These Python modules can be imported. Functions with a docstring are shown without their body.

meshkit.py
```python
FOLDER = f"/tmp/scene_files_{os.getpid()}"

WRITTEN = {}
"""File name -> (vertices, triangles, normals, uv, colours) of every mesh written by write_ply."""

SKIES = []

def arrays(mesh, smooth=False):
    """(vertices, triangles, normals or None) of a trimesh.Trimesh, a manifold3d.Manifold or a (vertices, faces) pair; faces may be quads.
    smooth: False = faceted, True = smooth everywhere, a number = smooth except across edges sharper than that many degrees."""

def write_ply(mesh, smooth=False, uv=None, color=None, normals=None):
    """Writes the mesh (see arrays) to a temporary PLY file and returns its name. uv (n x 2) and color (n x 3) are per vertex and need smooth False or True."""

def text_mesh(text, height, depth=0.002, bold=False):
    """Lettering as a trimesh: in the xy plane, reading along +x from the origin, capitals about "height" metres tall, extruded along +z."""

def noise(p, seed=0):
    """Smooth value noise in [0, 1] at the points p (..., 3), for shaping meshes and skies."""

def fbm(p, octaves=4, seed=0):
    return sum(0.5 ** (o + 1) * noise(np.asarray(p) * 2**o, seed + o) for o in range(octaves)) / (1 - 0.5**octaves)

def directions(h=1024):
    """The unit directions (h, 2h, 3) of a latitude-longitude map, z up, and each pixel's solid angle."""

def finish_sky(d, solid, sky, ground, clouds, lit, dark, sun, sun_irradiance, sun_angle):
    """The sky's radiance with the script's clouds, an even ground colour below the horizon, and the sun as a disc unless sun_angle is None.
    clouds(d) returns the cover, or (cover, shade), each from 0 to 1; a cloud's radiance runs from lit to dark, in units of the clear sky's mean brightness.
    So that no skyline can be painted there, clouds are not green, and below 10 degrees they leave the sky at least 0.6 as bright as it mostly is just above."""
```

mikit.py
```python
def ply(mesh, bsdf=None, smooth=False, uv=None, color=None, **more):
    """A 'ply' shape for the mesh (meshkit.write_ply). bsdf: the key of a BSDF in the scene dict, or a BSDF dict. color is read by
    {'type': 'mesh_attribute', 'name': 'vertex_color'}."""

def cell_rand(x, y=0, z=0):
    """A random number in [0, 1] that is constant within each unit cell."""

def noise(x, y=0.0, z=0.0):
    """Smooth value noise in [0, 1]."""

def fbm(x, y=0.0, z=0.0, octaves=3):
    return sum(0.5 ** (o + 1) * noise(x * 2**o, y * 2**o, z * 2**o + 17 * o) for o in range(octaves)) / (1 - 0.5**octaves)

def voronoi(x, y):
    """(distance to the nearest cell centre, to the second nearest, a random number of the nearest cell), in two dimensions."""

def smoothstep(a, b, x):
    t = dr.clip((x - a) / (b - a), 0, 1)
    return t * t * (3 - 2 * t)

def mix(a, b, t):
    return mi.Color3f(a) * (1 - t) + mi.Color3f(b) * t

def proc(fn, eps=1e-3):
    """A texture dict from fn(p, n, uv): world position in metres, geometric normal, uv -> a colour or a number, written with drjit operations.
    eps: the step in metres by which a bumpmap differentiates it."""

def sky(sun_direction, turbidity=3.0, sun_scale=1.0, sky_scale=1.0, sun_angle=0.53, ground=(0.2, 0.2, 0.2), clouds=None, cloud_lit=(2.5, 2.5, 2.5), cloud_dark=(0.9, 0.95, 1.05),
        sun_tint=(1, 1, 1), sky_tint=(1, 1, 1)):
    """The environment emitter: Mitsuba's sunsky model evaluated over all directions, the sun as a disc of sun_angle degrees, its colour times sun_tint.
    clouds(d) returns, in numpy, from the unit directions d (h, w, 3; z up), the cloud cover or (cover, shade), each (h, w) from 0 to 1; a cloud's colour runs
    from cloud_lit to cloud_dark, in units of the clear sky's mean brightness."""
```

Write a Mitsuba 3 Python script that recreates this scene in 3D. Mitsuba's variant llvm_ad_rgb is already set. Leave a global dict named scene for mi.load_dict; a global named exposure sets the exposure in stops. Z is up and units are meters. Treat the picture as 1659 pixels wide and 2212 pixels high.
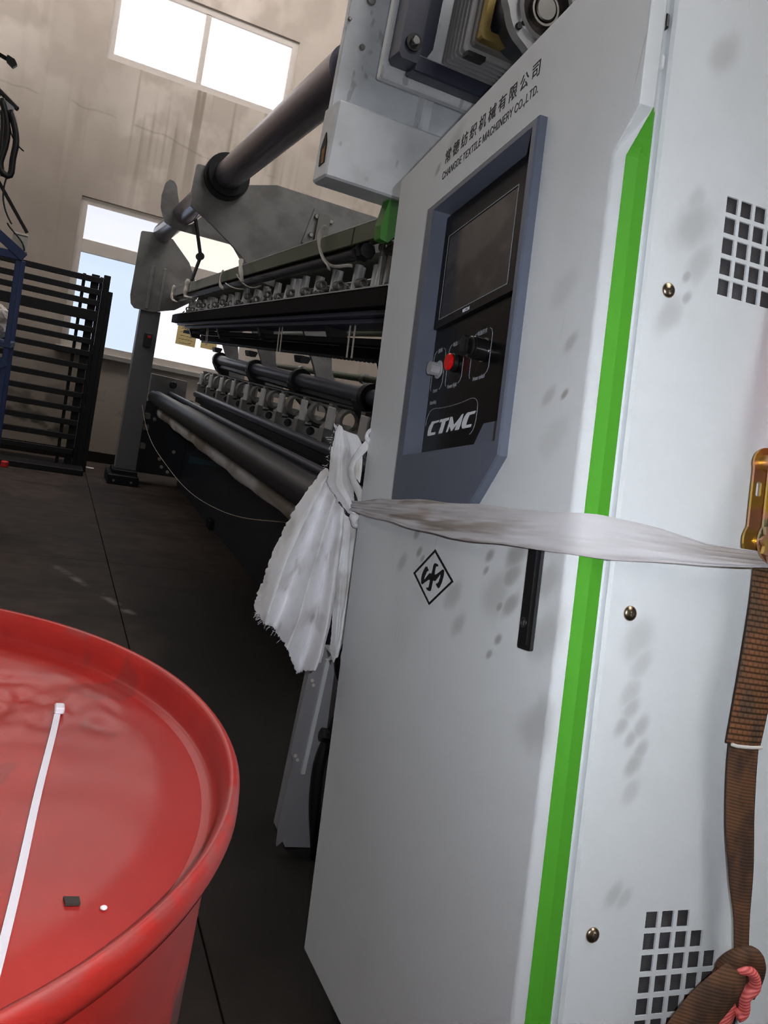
import math
import numpy as np
import trimesh
import manifold3d as m3
import mitsuba as mi
import drjit as dr
import mikit
import meshkit
from mikit import proc, noise, fbm, smoothstep, mix
from shapely.geometry import Polygon
from shapely.ops import unary_union

scene, labels = {}, {}
T4 = mi.ScalarTransform4f
EYE = np.array([0.0, 0.0, 1.15])

# ------------------------------------------------------------------ camera, light, exposure
scene['camera'] = {
    'type': 'perspective', 'fov': 51.5435, 'fov_axis': 'x', 'near_clip': 0.02, 'far_clip': 100.0,
    'to_world': T4().look_at(origin=EYE.tolist(), target=(EYE + [0.40948, 0.90228, -0.13498]).tolist(),
                             up=[-0.13159, 0.20482, 0.96991]),
}
exposure = 0.0
# the phone's own flash, beside its lens
scene['phone_flash'] = {'type': 'spot', 'cutoff_angle': 62.0, 'beam_width': 14.0, 'intensity': {'type': 'rgb', 'value': [2.85, 2.97, 3.12]},
                        'to_world': T4().look_at(origin=[0.035, -0.03, 1.20], target=[0.035 + 0.45, -0.03 + 0.89, 1.20 - 0.11], up=[0, 0, 1])}
DAY = [1.0, 0.96, 0.93]
DOOR_L, ROOF_A, ROOF_B, PANE_L, SIDE_L = 1.9, 4.7, 3.6, 1.2, 3.0


# ------------------------------------------------------------------ helpers
def lin(r, g, b):
    return [((c / 255 + 0.055) / 1.055) ** 2.4 if c > 10 else c / 255 / 12.92 for c in (r, g, b)]


def rgb(*c):
    return {'type': 'rgb', 'value': lin(*c)}


def mat(key, color, rough=0.5, metal=0.0, spec=0.5, coat=0.0, bump=None, sheen=0.0):
    d = {'type': 'principled', 'base_color': color if isinstance(color, dict) else rgb(*color),
         'roughness': float(rough), 'metallic': float(metal), 'specular': float(spec)}
    if coat:
        d['clearcoat'] = float(coat)
        d['clearcoat_gloss'] = 0.9
    if sheen:
        d['sheen'] = float(sheen)
    if bump:
        d = {'type': 'bumpmap', 'nested_texture': proc(bump[0], eps=bump[2]), 'scale': bump[1], 'bsdf': d}
    scene[key] = {'type': 'twosided', 'bsdf': d}
    return key


def add(key, mesh, bsdf, label=None, cat=None, group=None, kind=None, smooth=30, emit=None):
    base, n = key, 1
    while key in scene:
        key = '%s_%03d' % (base, n)
        n += 1
    if hasattr(mesh, 'volume') and mesh.is_watertight and mesh.volume < 0:
        mesh.invert()
    more = {'emitter': {'type': 'area', 'radiance': {'type': 'rgb', 'value': [float(c) for c in emit]}}} if emit is not None else {}
    scene[key] = mikit.ply(mesh, bsdf, smooth=smooth, **more)
    tag(key, label, cat, group, kind)
    return key


def tag(key, label=None, cat=None, group=None, kind=None):
    d = {k: v for k, v in (('label', label), ('category', cat), ('group', group), ('kind', kind)) if v}
    if d:
        labels[key] = {**labels.get(key, {}), **d}


def cat(ms):
    return trimesh.util.concatenate([m for m in ms if m is not None])


def box(lo, hi, c=0.0):
    lo, hi = np.minimum(lo, hi).astype(float), np.maximum(lo, hi).astype(float)
    if c <= 0:
        b = trimesh.creation.box(hi - lo)
        b.apply_translation((lo + hi) / 2)
        return b
    c = min(c, 0.45 * (hi - lo).min())
    pts = []
    for i in range(8):
        s = np.array([(i >> k) & 1 for k in range(3)])
        corner = np.where(s, hi, lo)
        inward = np.where(s, -1, 1) * c
        for k in range(3):
            q = corner + inward
            q[k] = corner[k]
            pts.append(q)
    return trimesh.convex.convex_hull(np.array(pts))


def bar(p0, p1, w, h, up=(0, 0, 1), c=0.0):
    """A rectangular bar from p0 to p1, w wide, h high along up."""
    p0, p1, up = np.array(p0, float), np.array(p1, float), np.array(up, float)
    d = p1 - p0
    L = np.linalg.norm(d)
    d /= L
    if abs(d @ up) > 0.999:
        up = np.array([0, 1.0, 0])
    side = np.cross(d, up)
    side /= np.linalg.norm(side)
    u = np.cross(side, d)
    b = box([-w / 2, 0, -h / 2], [w / 2, L, h / 2], c)
    m = np.eye(4)
    m[:3, 0], m[:3, 1], m[:3, 2], m[:3, 3] = side, d, u, p0
    b.apply_transform(m)
    return b


def prism(poly, axis, a0, a1, holes=()):
    """Polygon extruded along an axis of its frame: axis 1 takes (x, z), axis 0 takes (y, z), axis 2 takes (x, y)."""
    g = poly if not isinstance(poly, (list, tuple, np.ndarray)) else Polygon(poly, [list(h) for h in holes])
    if not g.is_valid:
        g = g.buffer(0)
    out = []
    for q in getattr(g, 'geoms', [g]):
        m = trimesh.creation.extrude_polygon(q, a1 - a0, engine='earcut')
        v = m.vertices.copy()
        e = v[:, 2] + a0
        if axis == 1:
            w = np.stack([v[:, 0], e, v[:, 1]], 1)
        elif axis == 0:
            w = np.stack([e, v[:, 0], v[:, 1]], 1)
        else:
            w = np.stack([v[:, 0], v[:, 1], e], 1)
        m = trimesh.Trimesh(w, m.faces, process=False)
        if m.volume < 0:
            m.invert()
        out.append(m)
    return cat(out)


def rounded(poly, r, n=4):
    g = Polygon(poly)
    return g.buffer(-r, join_style=2).buffer(r, quad_segs=n)


def rrect(x0, y0, x1, y1, r, n=4):
    return rounded([(x0, y0), (x1, y0), (x1, y1), (x0, y1)], r, n)


def tube(path, r, n=14, closed_caps=True, flat=1.0):
    """A tube along points; r a number or one per point; flat squeezes it along its second normal."""
    P = np.array(path, float)
    k = len(P)
    R = np.full(k, r, float) if np.isscalar(r) else np.array(r, float)
    tan = np.gradient(P, axis=0)
    tan /= np.linalg.norm(tan, axis=1, keepdims=True)
    ref = np.array([0, 0, 1.0]) if abs(tan[0][2]) < 0.9 else np.array([1.0, 0, 0])
    u = np.cross(tan[0], ref)
    u /= np.linalg.norm(u)
    vs = []
    a = np.linspace(0, 2 * math.pi, n, endpoint=False)
    for i in range(k):
        u = u - tan[i] * (u @ tan[i])
        u /= np.linalg.norm(u)
        w = np.cross(tan[i], u)
        vs.append(P[i] + R[i] * (np.cos(a)[:, None] * u + flat * np.sin(a)[:, None] * w))
    v = np.vstack(vs + [P[:1], P[-1:]])
    f = []
    for i in range(k - 1):
        for j in range(n):
            b, c = i * n + j, i * n + (j + 1) % n
            f += [[b, c, c + n], [b, c + n, b + n]]
    for j in range(n):
        f.append([k * n, (j + 1) % n, j])
        f.append([k * n + 1, (k - 1) * n + j, (k - 1) * n + (j + 1) % n])
    m = trimesh.Trimesh(v, f, process=False)
    if m.volume < 0:
        m.invert()
    return m


def spline(pts, n):
    from scipy.interpolate import CubicSpline
    P = np.array(pts, float)
    t = np.r_[0, np.cumsum(np.linalg.norm(np.diff(P, axis=0), axis=1))]
    return CubicSpline(t, P)(np.linspace(0, t[-1], n))


def rod(p0, p1, r, n=20, c=0.0):
    p0, p1 = np.array(p0, float), np.array(p1, float)
    if c <= 0:
        return tube([p0, p1], r, n)
    d = (p1 - p0) / np.linalg.norm(p1 - p0)
    return tube([p0, p0 + d * c * 0.01, p0 + d * c, p1 - d * c, p1 - d * c * 0.01, p1], [r - c, r - c, r, r, r - c, r - c], n)


def ring(c, axis, r0, r1, h, n=32):
    """A flat ring around an axis through c; h long."""
    g = Polygon([(r1 * math.cos(t), r1 * math.sin(t)) for t in np.linspace(0, 2 * math.pi, n, endpoint=False)],
                [[(r0 * math.cos(t), r0 * math.sin(t)) for t in np.linspace(0, 2 * math.pi, n, endpoint=False)]] if r0 > 0 else [])
    m = prism(g, axis, 0, h)
    m.apply_translation(c)
    return m


def sheet(grid, thick, two=True):
    """A closed sheet from a grid of points (a, b, 3) with a thickness."""
    G = np.array(grid, float)
    a, b = G.shape[:2]
    du, dv = np.gradient(G, axis=0), np.gradient(G, axis=1)
    n = np.cross(du, dv)
    n /= np.linalg.norm(n, axis=2, keepdims=True) + 1e-12
    v = np.vstack([(G + n * thick / 2).reshape(-1, 3), (G - n * thick / 2).reshape(-1, 3)])
    N = a * b
    f = []
    idx = lambda i, j: i * b + j
    for i in range(a - 1):
        for j in range(b - 1):
            p, q, r, s = idx(i, j), idx(i + 1, j), idx(i + 1, j + 1), idx(i, j + 1)
            f += [[p, q, r], [p, r, s], [p + N, r + N, q + N], [p + N, s + N, r + N]]
    edge = [idx(i, 0) for i in range(a)] + [idx(a - 1, j) for j in range(1, b)] + [idx(i, b - 1) for i in range(a - 2, -1, -1)] + [idx(0, j) for j in range(b - 2, 0, -1)]
    for k in range(len(edge)):
        p, q = edge[k], edge[(k + 1) % len(edge)]
        f += [[p, p + N, q + N], [p, q + N, q]]
    m = trimesh.Trimesh(v, f, process=False)
    if m.volume < 0:
        m.invert()
    return m


# the control cabinet leans: its own frame (s into the cabinet, p along its front, v up its front), origin at eye height
CAB = np.array([[0.99762, 0.0689, -0.00236], [-0.0672, 0.97947, 0.19004], [0.01541, -0.18943, 0.98177]])


def cab(m):
    m = m.copy()
    m.vertices = m.vertices @ CAB.T + EYE
    return m


def cabp(q):
    return np.array(q, float) @ CAB.T + EYE


AXES = CAB.T.tolist()


def to_cab(p):
    x, y, z = p.x, p.y, p.z - 1.15
    return tuple(x * a + y * b + z * c for a, b, c in AXES)


# ------------------------------------------------------------------ materials
def wall_color(p, n, uv):
    s = fbm(p.x * 0.9 + 3, p.z * 0.8, p.y, 4)
    m = fbm(p.x * 4 + 1, p.z * 3.2, 9, 4)
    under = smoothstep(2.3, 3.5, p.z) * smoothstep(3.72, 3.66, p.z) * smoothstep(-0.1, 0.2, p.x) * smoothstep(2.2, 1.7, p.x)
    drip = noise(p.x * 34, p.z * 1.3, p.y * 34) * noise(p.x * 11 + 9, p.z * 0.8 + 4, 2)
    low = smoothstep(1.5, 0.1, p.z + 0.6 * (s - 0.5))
    c = mix(mi.Color3f(*lin(211, 199, 188)), mi.Color3f(*lin(186, 174, 163)), smoothstep(0.35, 0.65, s))
    c = mix(c, mi.Color3f(*lin(176, 163, 152)), smoothstep(0.45, 0.7, m) * 0.7)
    c = mix(c, mi.Color3f(*lin(136, 122, 108)), smoothstep(0.22, 0.6, drip) * (0.12 + 0.6 * under))
    crack = dr.abs(p.z - 3.05 - 0.25 * fbm(p.x * 1.6, 2, 5, 4) + 0.06 * p.x)
    c = mix(c, mi.Color3f(*lin(120, 108, 96)), smoothstep(0.014, 0.001, crack) * 0.28 * smoothstep(0.45, 0.6, m))
    blot = smoothstep(0.58, 0.72, fbm(p.x * 4, p.z * 4.6, 7, 4))
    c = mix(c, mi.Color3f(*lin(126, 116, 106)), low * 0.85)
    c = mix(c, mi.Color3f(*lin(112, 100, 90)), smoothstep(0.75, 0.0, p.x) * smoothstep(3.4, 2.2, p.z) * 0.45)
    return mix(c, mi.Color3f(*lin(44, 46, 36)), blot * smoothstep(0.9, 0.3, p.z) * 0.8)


def floor_color(p, n, uv):
    a = fbm(p.x * 2.1, p.y * 1.4, 3, 4)
    b = fbm(p.x * 14, p.y * 14, 5, 3)
    c = mix(mi.Color3f(*lin(60, 50, 45)), mi.Color3f(*lin(47, 40, 37)), smoothstep(0.3, 0.7, a))
    c = mix(c, mi.Color3f(*lin(36, 32, 30)), smoothstep(0.5, 0.75, fbm(p.x * 3.2 + 8, p.y * 7.0, 1, 4)) * 0.5)
    floor_shade = smoothstep(0.0, 0.55, p.x - 0.12 + 0.7 * (a - 0.5)) * smoothstep(5.2, 3.4, p.y + 1.6 * (a - 0.5))  # shade beside the machine and cabinet, put into the floor colour
    c = mix(c, mi.Color3f(*lin(18, 17, 15)), floor_shade * 0.9)
    # pale scuffs where something was dragged
    d = dr.abs((p.x - 0.21) * 0.90 + (p.y - 4.17) * 0.42 + 0.02 * (b - 0.5))
    sc = smoothstep(0.035, 0.0, d) * smoothstep(3.4, 3.6, p.y) * smoothstep(4.35, 4.1, p.y)
    c = mix(c, mi.Color3f(*lin(120, 112, 108)), sc * smoothstep(0.35, 0.75, b) * 0.6)
    return c * (0.8 + 0.4 * b)


FRONT_SPOTS = [(0.868, 0.006, .026, .5), (0.872, -.022, .022, .5), (0.866, -.056, .020, .5), (0.893, -.062, .008, .55), (0.886, -.103, .009, .55), (0.905, -.125, .008, .5), (0.935, .0, .010, .5), (0.94, -.02, .007, .5),
               (0.905, -.045, .04, .3), (0.778, -.08, .04, .28), (0.79, -.02, .03, .3), (1.19, .022, .013, .45), (1.172, -.008, .010, .5), (1.155, -.018, .007, .5), (1.03, -.06, .025, .3), (1.0, -.10, .018, .3),
               (0.83, .33, .028, .16), (0.80, .26, .014, .3), (0.835, .20, .015, .3), (0.80, .198, .007, .6), (0.81, .15, .03, .14), (1.24, .69, .03, .3), (1.30, .67, .012, .5), (1.24, -.03, .02, .3), (0.77, -.18, .04, .3)]
SIDE_SPOTS = [(0.625, 0.62, .03, .35), (0.61, .41, .04, .4), (0.625, .37, .025, .35), (0.612, .44, .02, .3), (0.60, -.072, .028, .32), (0.608, -.10, .018, .32), (0.597, -.135, .018, .32), (0.600, -.152, .016, .38), (0.590, -.172, .014, .42), (0.616, -.172, .015, .4),
              (0.604, -.186, .013, .42), (0.619, -.199, .014, .42), (0.611, -.215, .018, .45), (0.612, -.245, .018, .3), (0.59, .30, .025, .35), (0.61, .35, .009, .5), (0.613, .325, .009, .5), (0.605, -.36, .016, .35), (0.62, -.365, .013, .3)]


def cab_color(p, n, uv):
    s, q, v = to_cab(p)
    c = mi.Color3f(*lin(202, 206, 209))
    w = fbm(q * 40 + 5, v * 26, s * 40, 3)
    big = fbm(q * 5, v * 3, s * 5, 3)
    front = smoothstep(0.51, 0.502, s)
    d = mi.Float(0)
    for a, b, r, k in FRONT_SPOTS:
        e = (dr.square((q - a) / (r * 1.1)) + dr.square((v - b - 0.4 * (a - q)) / (r * 0.8))) * (0.35 + 1.4 * w)
        d = dr.maximum(d, front * k * dr.exp(-dr.square(e) * 1.2))
    side = 1 - front
    for a, b, r, k in SIDE_SPOTS:
        e = (dr.square((s - a) / (r * 0.75)) + dr.square((v - b - 0.55 * (s - a)) / (r * 0.85))) * (0.35 + 1.4 * w)
        d = dr.maximum(d, side * k * 0.8 * dr.exp(-dr.square(e) * 1.2))
    d = d + 0.10 * smoothstep(0.5, 0.75, big)
    # fine scratches
    sl = noise(q * 160 + v * 30, v * 7, s * 160)
    d = d + 0.25 * smoothstep(0.93, 0.97, sl) * smoothstep(0.55, 0.7, big)
    return mix(c, mi.Color3f(*lin(104, 100, 92)), dr.clip(d, 0, 0.85))


def cab_bump(p, n, uv):
    return noise(p.x * 420, p.y * 420, p.z * 420)


def cloth_color(p, n, uv):
    a = fbm(p.x * 16, p.y * 16, p.z * 16, 3)
    b = fbm(p.x * 45 + 7, p.y * 45, p.z * 22, 3)
    c = mix(mi.Color3f(*lin(234, 234, 237)), mi.Color3f(*lin(206, 203, 203)), smoothstep(0.45, 0.75, a))
    c = mix(c, mi.Color3f(*lin(132, 124, 118)), smoothstep(0.58, 0.8, b) * smoothstep(0.45, 0.7, a) * 0.55)
    st = dr.square((p.x - 0.608) / 0.012) + dr.square((p.z - 0.995) / 0.022)
    return mix(c, mi.Color3f(*lin(150, 128, 70)), dr.exp(-st) * 0.55 * (0.5 + b))


def band_color(p, n, uv):
    s, q, v = to_cab(p)
    k = q + s
    a = fbm(k * 9, v * 130, 2, 3)
    b = fbm(k * 5 + 4, v * 40, 6, 3)
    dirty = smoothstep(0.76, 1.0, q) * 0.6 + smoothstep(0.56, 0.7, s) * 0.45
    c = mix(mi.Color3f(*lin(192, 191, 195)), mi.Color3f(*lin(172, 169, 171)), smoothstep(0.4, 0.7, b))
    c = mix(c, mi.Color3f(*lin(128, 117, 108)), smoothstep(0.42, 0.72, a) * (0.2 + dirty))
    ru = dr.square((q - 1.12) / 0.03) + dr.square((v - 0.055) / 0.01)
    return mix(c, mi.Color3f(*lin(140, 105, 80)), dr.exp(-ru) * 0.4)


def web_pattern(p):
    s, q, v = to_cab(p)
    row = (v + 0.05 * s) / 0.0066
    i = dr.floor(row)
    shift = 0.5 * (i - 2 * dr.floor(i / 2))
    col = (s - 0.06 * v) / 0.0068 + shift
    fr, fc = row - i, col - dr.floor(col)
    hr = dr.minimum(fr, 1 - fr)
    hc = dr.minimum(fc, 1 - fc)
    return smoothstep(0.03, 0.28, hr) * (0.45 + 0.55 * smoothstep(0.0, 0.2, hc)), s, q, v


def web_color(p, n, uv):
    h, s, q, v = web_pattern(p)
    a = fbm(s * 60, v * 30, 1, 3)
    c = mix(mi.Color3f(*lin(118, 78, 52)), mi.Color3f(*lin(92, 70, 54)), smoothstep(0.3, 0.7, a))
    return c * (0.28 + 0.72 * h)


def web_bump(p, n, uv):
    return web_pattern(p)[0]


def rib_color(p, n, uv):
    s, q, v = to_cab(p)
    a = fbm(s * 50, v * 30, 1, 3)
    st = 0.5 + 0.5 * dr.sin((v + 0.15 * s + 0.002 * a) * 1700)
    c = mix(mi.Color3f(*lin(104, 72, 52)), mi.Color3f(*lin(74, 56, 46)), smoothstep(0.3, 0.7, a))
    return c * (0.6 + 0.4 * st)


def pink_color(p, n, uv):
    s, q, v = to_cab(p)
    st = 0.5 + 0.5 * dr.sin((v - 0.5 * s) * 1500)
    return mix(mi.Color3f(*lin(190, 70, 70)), mi.Color3f(*lin(236, 124, 118)), st)


def zinc_color(p, n, uv):
    a = fbm(p.x * 40, p.y * 40, p.z * 30, 2)
    c = mix(mi.Color3f(*lin(196, 160, 80)), mi.Color3f(*lin(200, 130, 140)), smoothstep(0.4, 0.6, a) * 0.6)
    return mix(c, mi.Color3f(*lin(128, 150, 110)), smoothstep(0.58, 0.72, a) * 0.6)


def drum_color(p, n, uv):
    a = fbm(p.x * 9, p.y * 9, p.z * 9, 4)
    r = dr.sqrt(dr.square(p.x + 0.127) + dr.square(p.y - 0.555))
    c = mix(mi.Color3f(*lin(152, 36, 30)), mi.Color3f(*lin(132, 32, 29)), smoothstep(0.35, 0.65, a))
    top = smoothstep(0.276, 0.284, r) * smoothstep(0.872, 0.879, p.z)
    wear = smoothstep(0.50, 0.62, fbm(p.x * 34, p.y * 34, p.z * 90, 3))
    c = mix(c, mi.Color3f(*lin(92, 74, 72)), top * wear * 0.3)
    body = smoothstep(0.855, 0.83, p.z)
    chip = smoothstep(0.66, 0.70, fbm(p.x * 13 + 4, p.y * 13, p.z * 7, 4))
    return mix(c, mi.Color3f(*lin(70, 52, 50)), chip * (0.25 + 0.6 * body))


def steel_dirty(p, n, uv):
    a = fbm(p.x * 7, p.y * 7, p.z * 7, 4)
    return mix(mi.Color3f(*lin(138, 137, 135)), mi.Color3f(*lin(114, 112, 110)), smoothstep(0.35, 0.7, a))


def head_color(p, n, uv):
    a = fbm(p.x * 9, p.y * 9, p.z * 9, 4)
    b = fbm(p.x * 34, p.y * 34, p.z * 14, 3)
    c = mix(mi.Color3f(*lin(232, 236, 241)), mi.Color3f(*lin(218, 222, 226)), smoothstep(0.35, 0.7, a))
    return mix(c, mi.Color3f(*lin(110, 104, 96)), smoothstep(0.68, 0.8, b) * 0.4)


def fabric_roll_color(p, n, uv):
    a = fbm(p.x * 6, p.y * 3.2, p.z * 6, 3)
    return mix(mi.Color3f(*lin(186, 184, 186)), mi.Color3f(*lin(128, 118, 108)), smoothstep(0.45, 0.72, a))


def filter_color(p, n, uv):
    s, q, v = to_cab(p)
    st = 0.5 + 0.5 * dr.sin(v * 3400)
    return mi.Color3f(*lin(72, 70, 72)) * (0.5 + 0.9 * st * noise(s * 90, v * 90, 1))


def screen_color(p, n, uv):
    s, q, v = to_cab(p)
    a = fbm(q * 14, v * 20, 3, 4)
    return mix(mi.Color3f(*lin(74, 70, 70)), mi.Color3f(*lin(52, 49, 50)), smoothstep(0.35, 0.65, a))


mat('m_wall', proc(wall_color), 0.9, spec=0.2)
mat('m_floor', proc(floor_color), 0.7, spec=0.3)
mat('m_plain', (150, 146, 140), 0.9, spec=0.2)
mat('m_pvc', (200, 190, 182), 0.5)
mat('m_joint', (30, 27, 25), 0.9, spec=0.1)
mat('m_cab', proc(cab_color), 0.42, spec=0.45, bump=(cab_bump, 0.00006, 0.0006))
mat('m_green', (74, 150, 42), 0.5, spec=0.22, bump=(cab_bump, 0.00005, 0.0006))
mat('m_slate', (86, 92, 106), 0.42)
mat('m_panel', (11, 12, 14), 0.25, spec=0.22)
mat('m_matteblack', (11, 11, 12), 0.75, spec=0.12)
mat('m_screen', proc(screen_color), 0.16, spec=0.4)
mat('m_bezel', (18, 17, 18), 0.4, spec=0.25)
mat('m_black', (20, 21, 22), 0.4)
mat('m_text', (16, 16, 19), 0.6, spec=0.2)
mat('m_print', (205, 210, 216), 0.5)
mat('m_faint', (128, 132, 138), 0.5)
mat('m_knob', (150, 150, 154), 0.4)
mat('m_redlamp', (206, 22, 24), 0.15, spec=0.6)
mat('m_chrome', (190, 190, 192), 0.18, metal=1.0)
mat('m_steel', (150, 148, 144), 0.35, metal=1.0)
mat('m_brass_dirty', (150, 128, 74), 0.5, metal=0.6)
mat('m_screw', (166, 150, 128), 0.25, metal=1.0)
mat('m_cloth', proc(cloth_color), 0.85, spec=0.2, sheen=0.2)
mat('m_band', proc(band_color), 0.8, spec=0.2, sheen=0.3)
mat('m_web', proc(web_color), 0.75, spec=0.25, bump=(web_bump, 0.0009, 0.0005))
mat('m_rib', proc(rib_color), 0.75, spec=0.25)
mat('m_pink', proc(pink_color), 0.6)
mat('m_zinc', proc(zinc_color), 0.28, metal=0.85)
mat('m_filter', proc(filter_color), 0.8)
mat('m_drum', proc(drum_color), 0.36, spec=0.55)
mat('m_tie', (196, 190, 196), 0.4)
mat('m_pipe', (132, 127, 139), 0.26, metal=0.85, spec=0.6)
mat('m_plate', proc(steel_dirty), 0.42, metal=0.25)
mat('m_post', (104, 104, 106), 0.5)
mat('m_head', proc(head_color), 0.45)
mat('m_duct', (138, 138, 143), 0.5)
mat('m_navy', (58, 62, 78), 0.35)
mat('m_navy_dark', (34, 38, 46), 0.45)
mat('m_alu', (176, 176, 178), 0.36, metal=0.45)
mat('m_castalu', (122, 120, 116), 0.42, metal=0.35)
mat('m_olive', (60, 70, 46), 0.45)
mat('m_olive_dark', (28, 36, 24), 0.6, spec=0.3)
mat('m_olive_grey', (112, 116, 106), 0.45)
mat('m_blackmetal', (15, 15, 17), 0.45, spec=0.35)
mat('m_roller', (42, 43, 47), 0.38, metal=0.25, spec=0.6)
mat('m_roller2', (52, 54, 66), 0.36, spec=0.5)
mat('m_bluegrey', (72, 76, 100), 0.45)
mat('m_rubber', (14, 14, 15), 0.5)
mat('m_fabric', proc(fabric_roll_color), 0.85, sheen=0.3)
mat('m_brightgreen', (58, 136, 36), 0.4)
mat('m_teal', (30, 58, 66), 0.6)
mat('m_rag', (198, 192, 186), 0.85)
mat('m_rust', (150, 112, 62), 0.8)
mat('m_darkhole', (44, 36, 32), 0.8)
mat('m_blue', (27, 46, 88), 0.5)
mat('m_tube', (206, 206, 208), 0.34, metal=0.3)
mat('m_rack', (24, 23, 24), 0.6, spec=0.3)
mat('m_boxwhite', (186, 180, 170), 0.6)
mat('m_sack', (206, 198, 190), 0.8)
mat('m_red', (190, 40, 44), 0.5)
mat('m_paper', (206, 184, 128), 0.85)
mat('m_ink', (52, 44, 36), 0.8)
mat('m_thread', (176, 164, 150), 0.8)
mat('m_pane', (110, 110, 114), 0.3)
mat('m_gloss', (18, 18, 19), 0.12, spec=0.6, coat=0.6)

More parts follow.
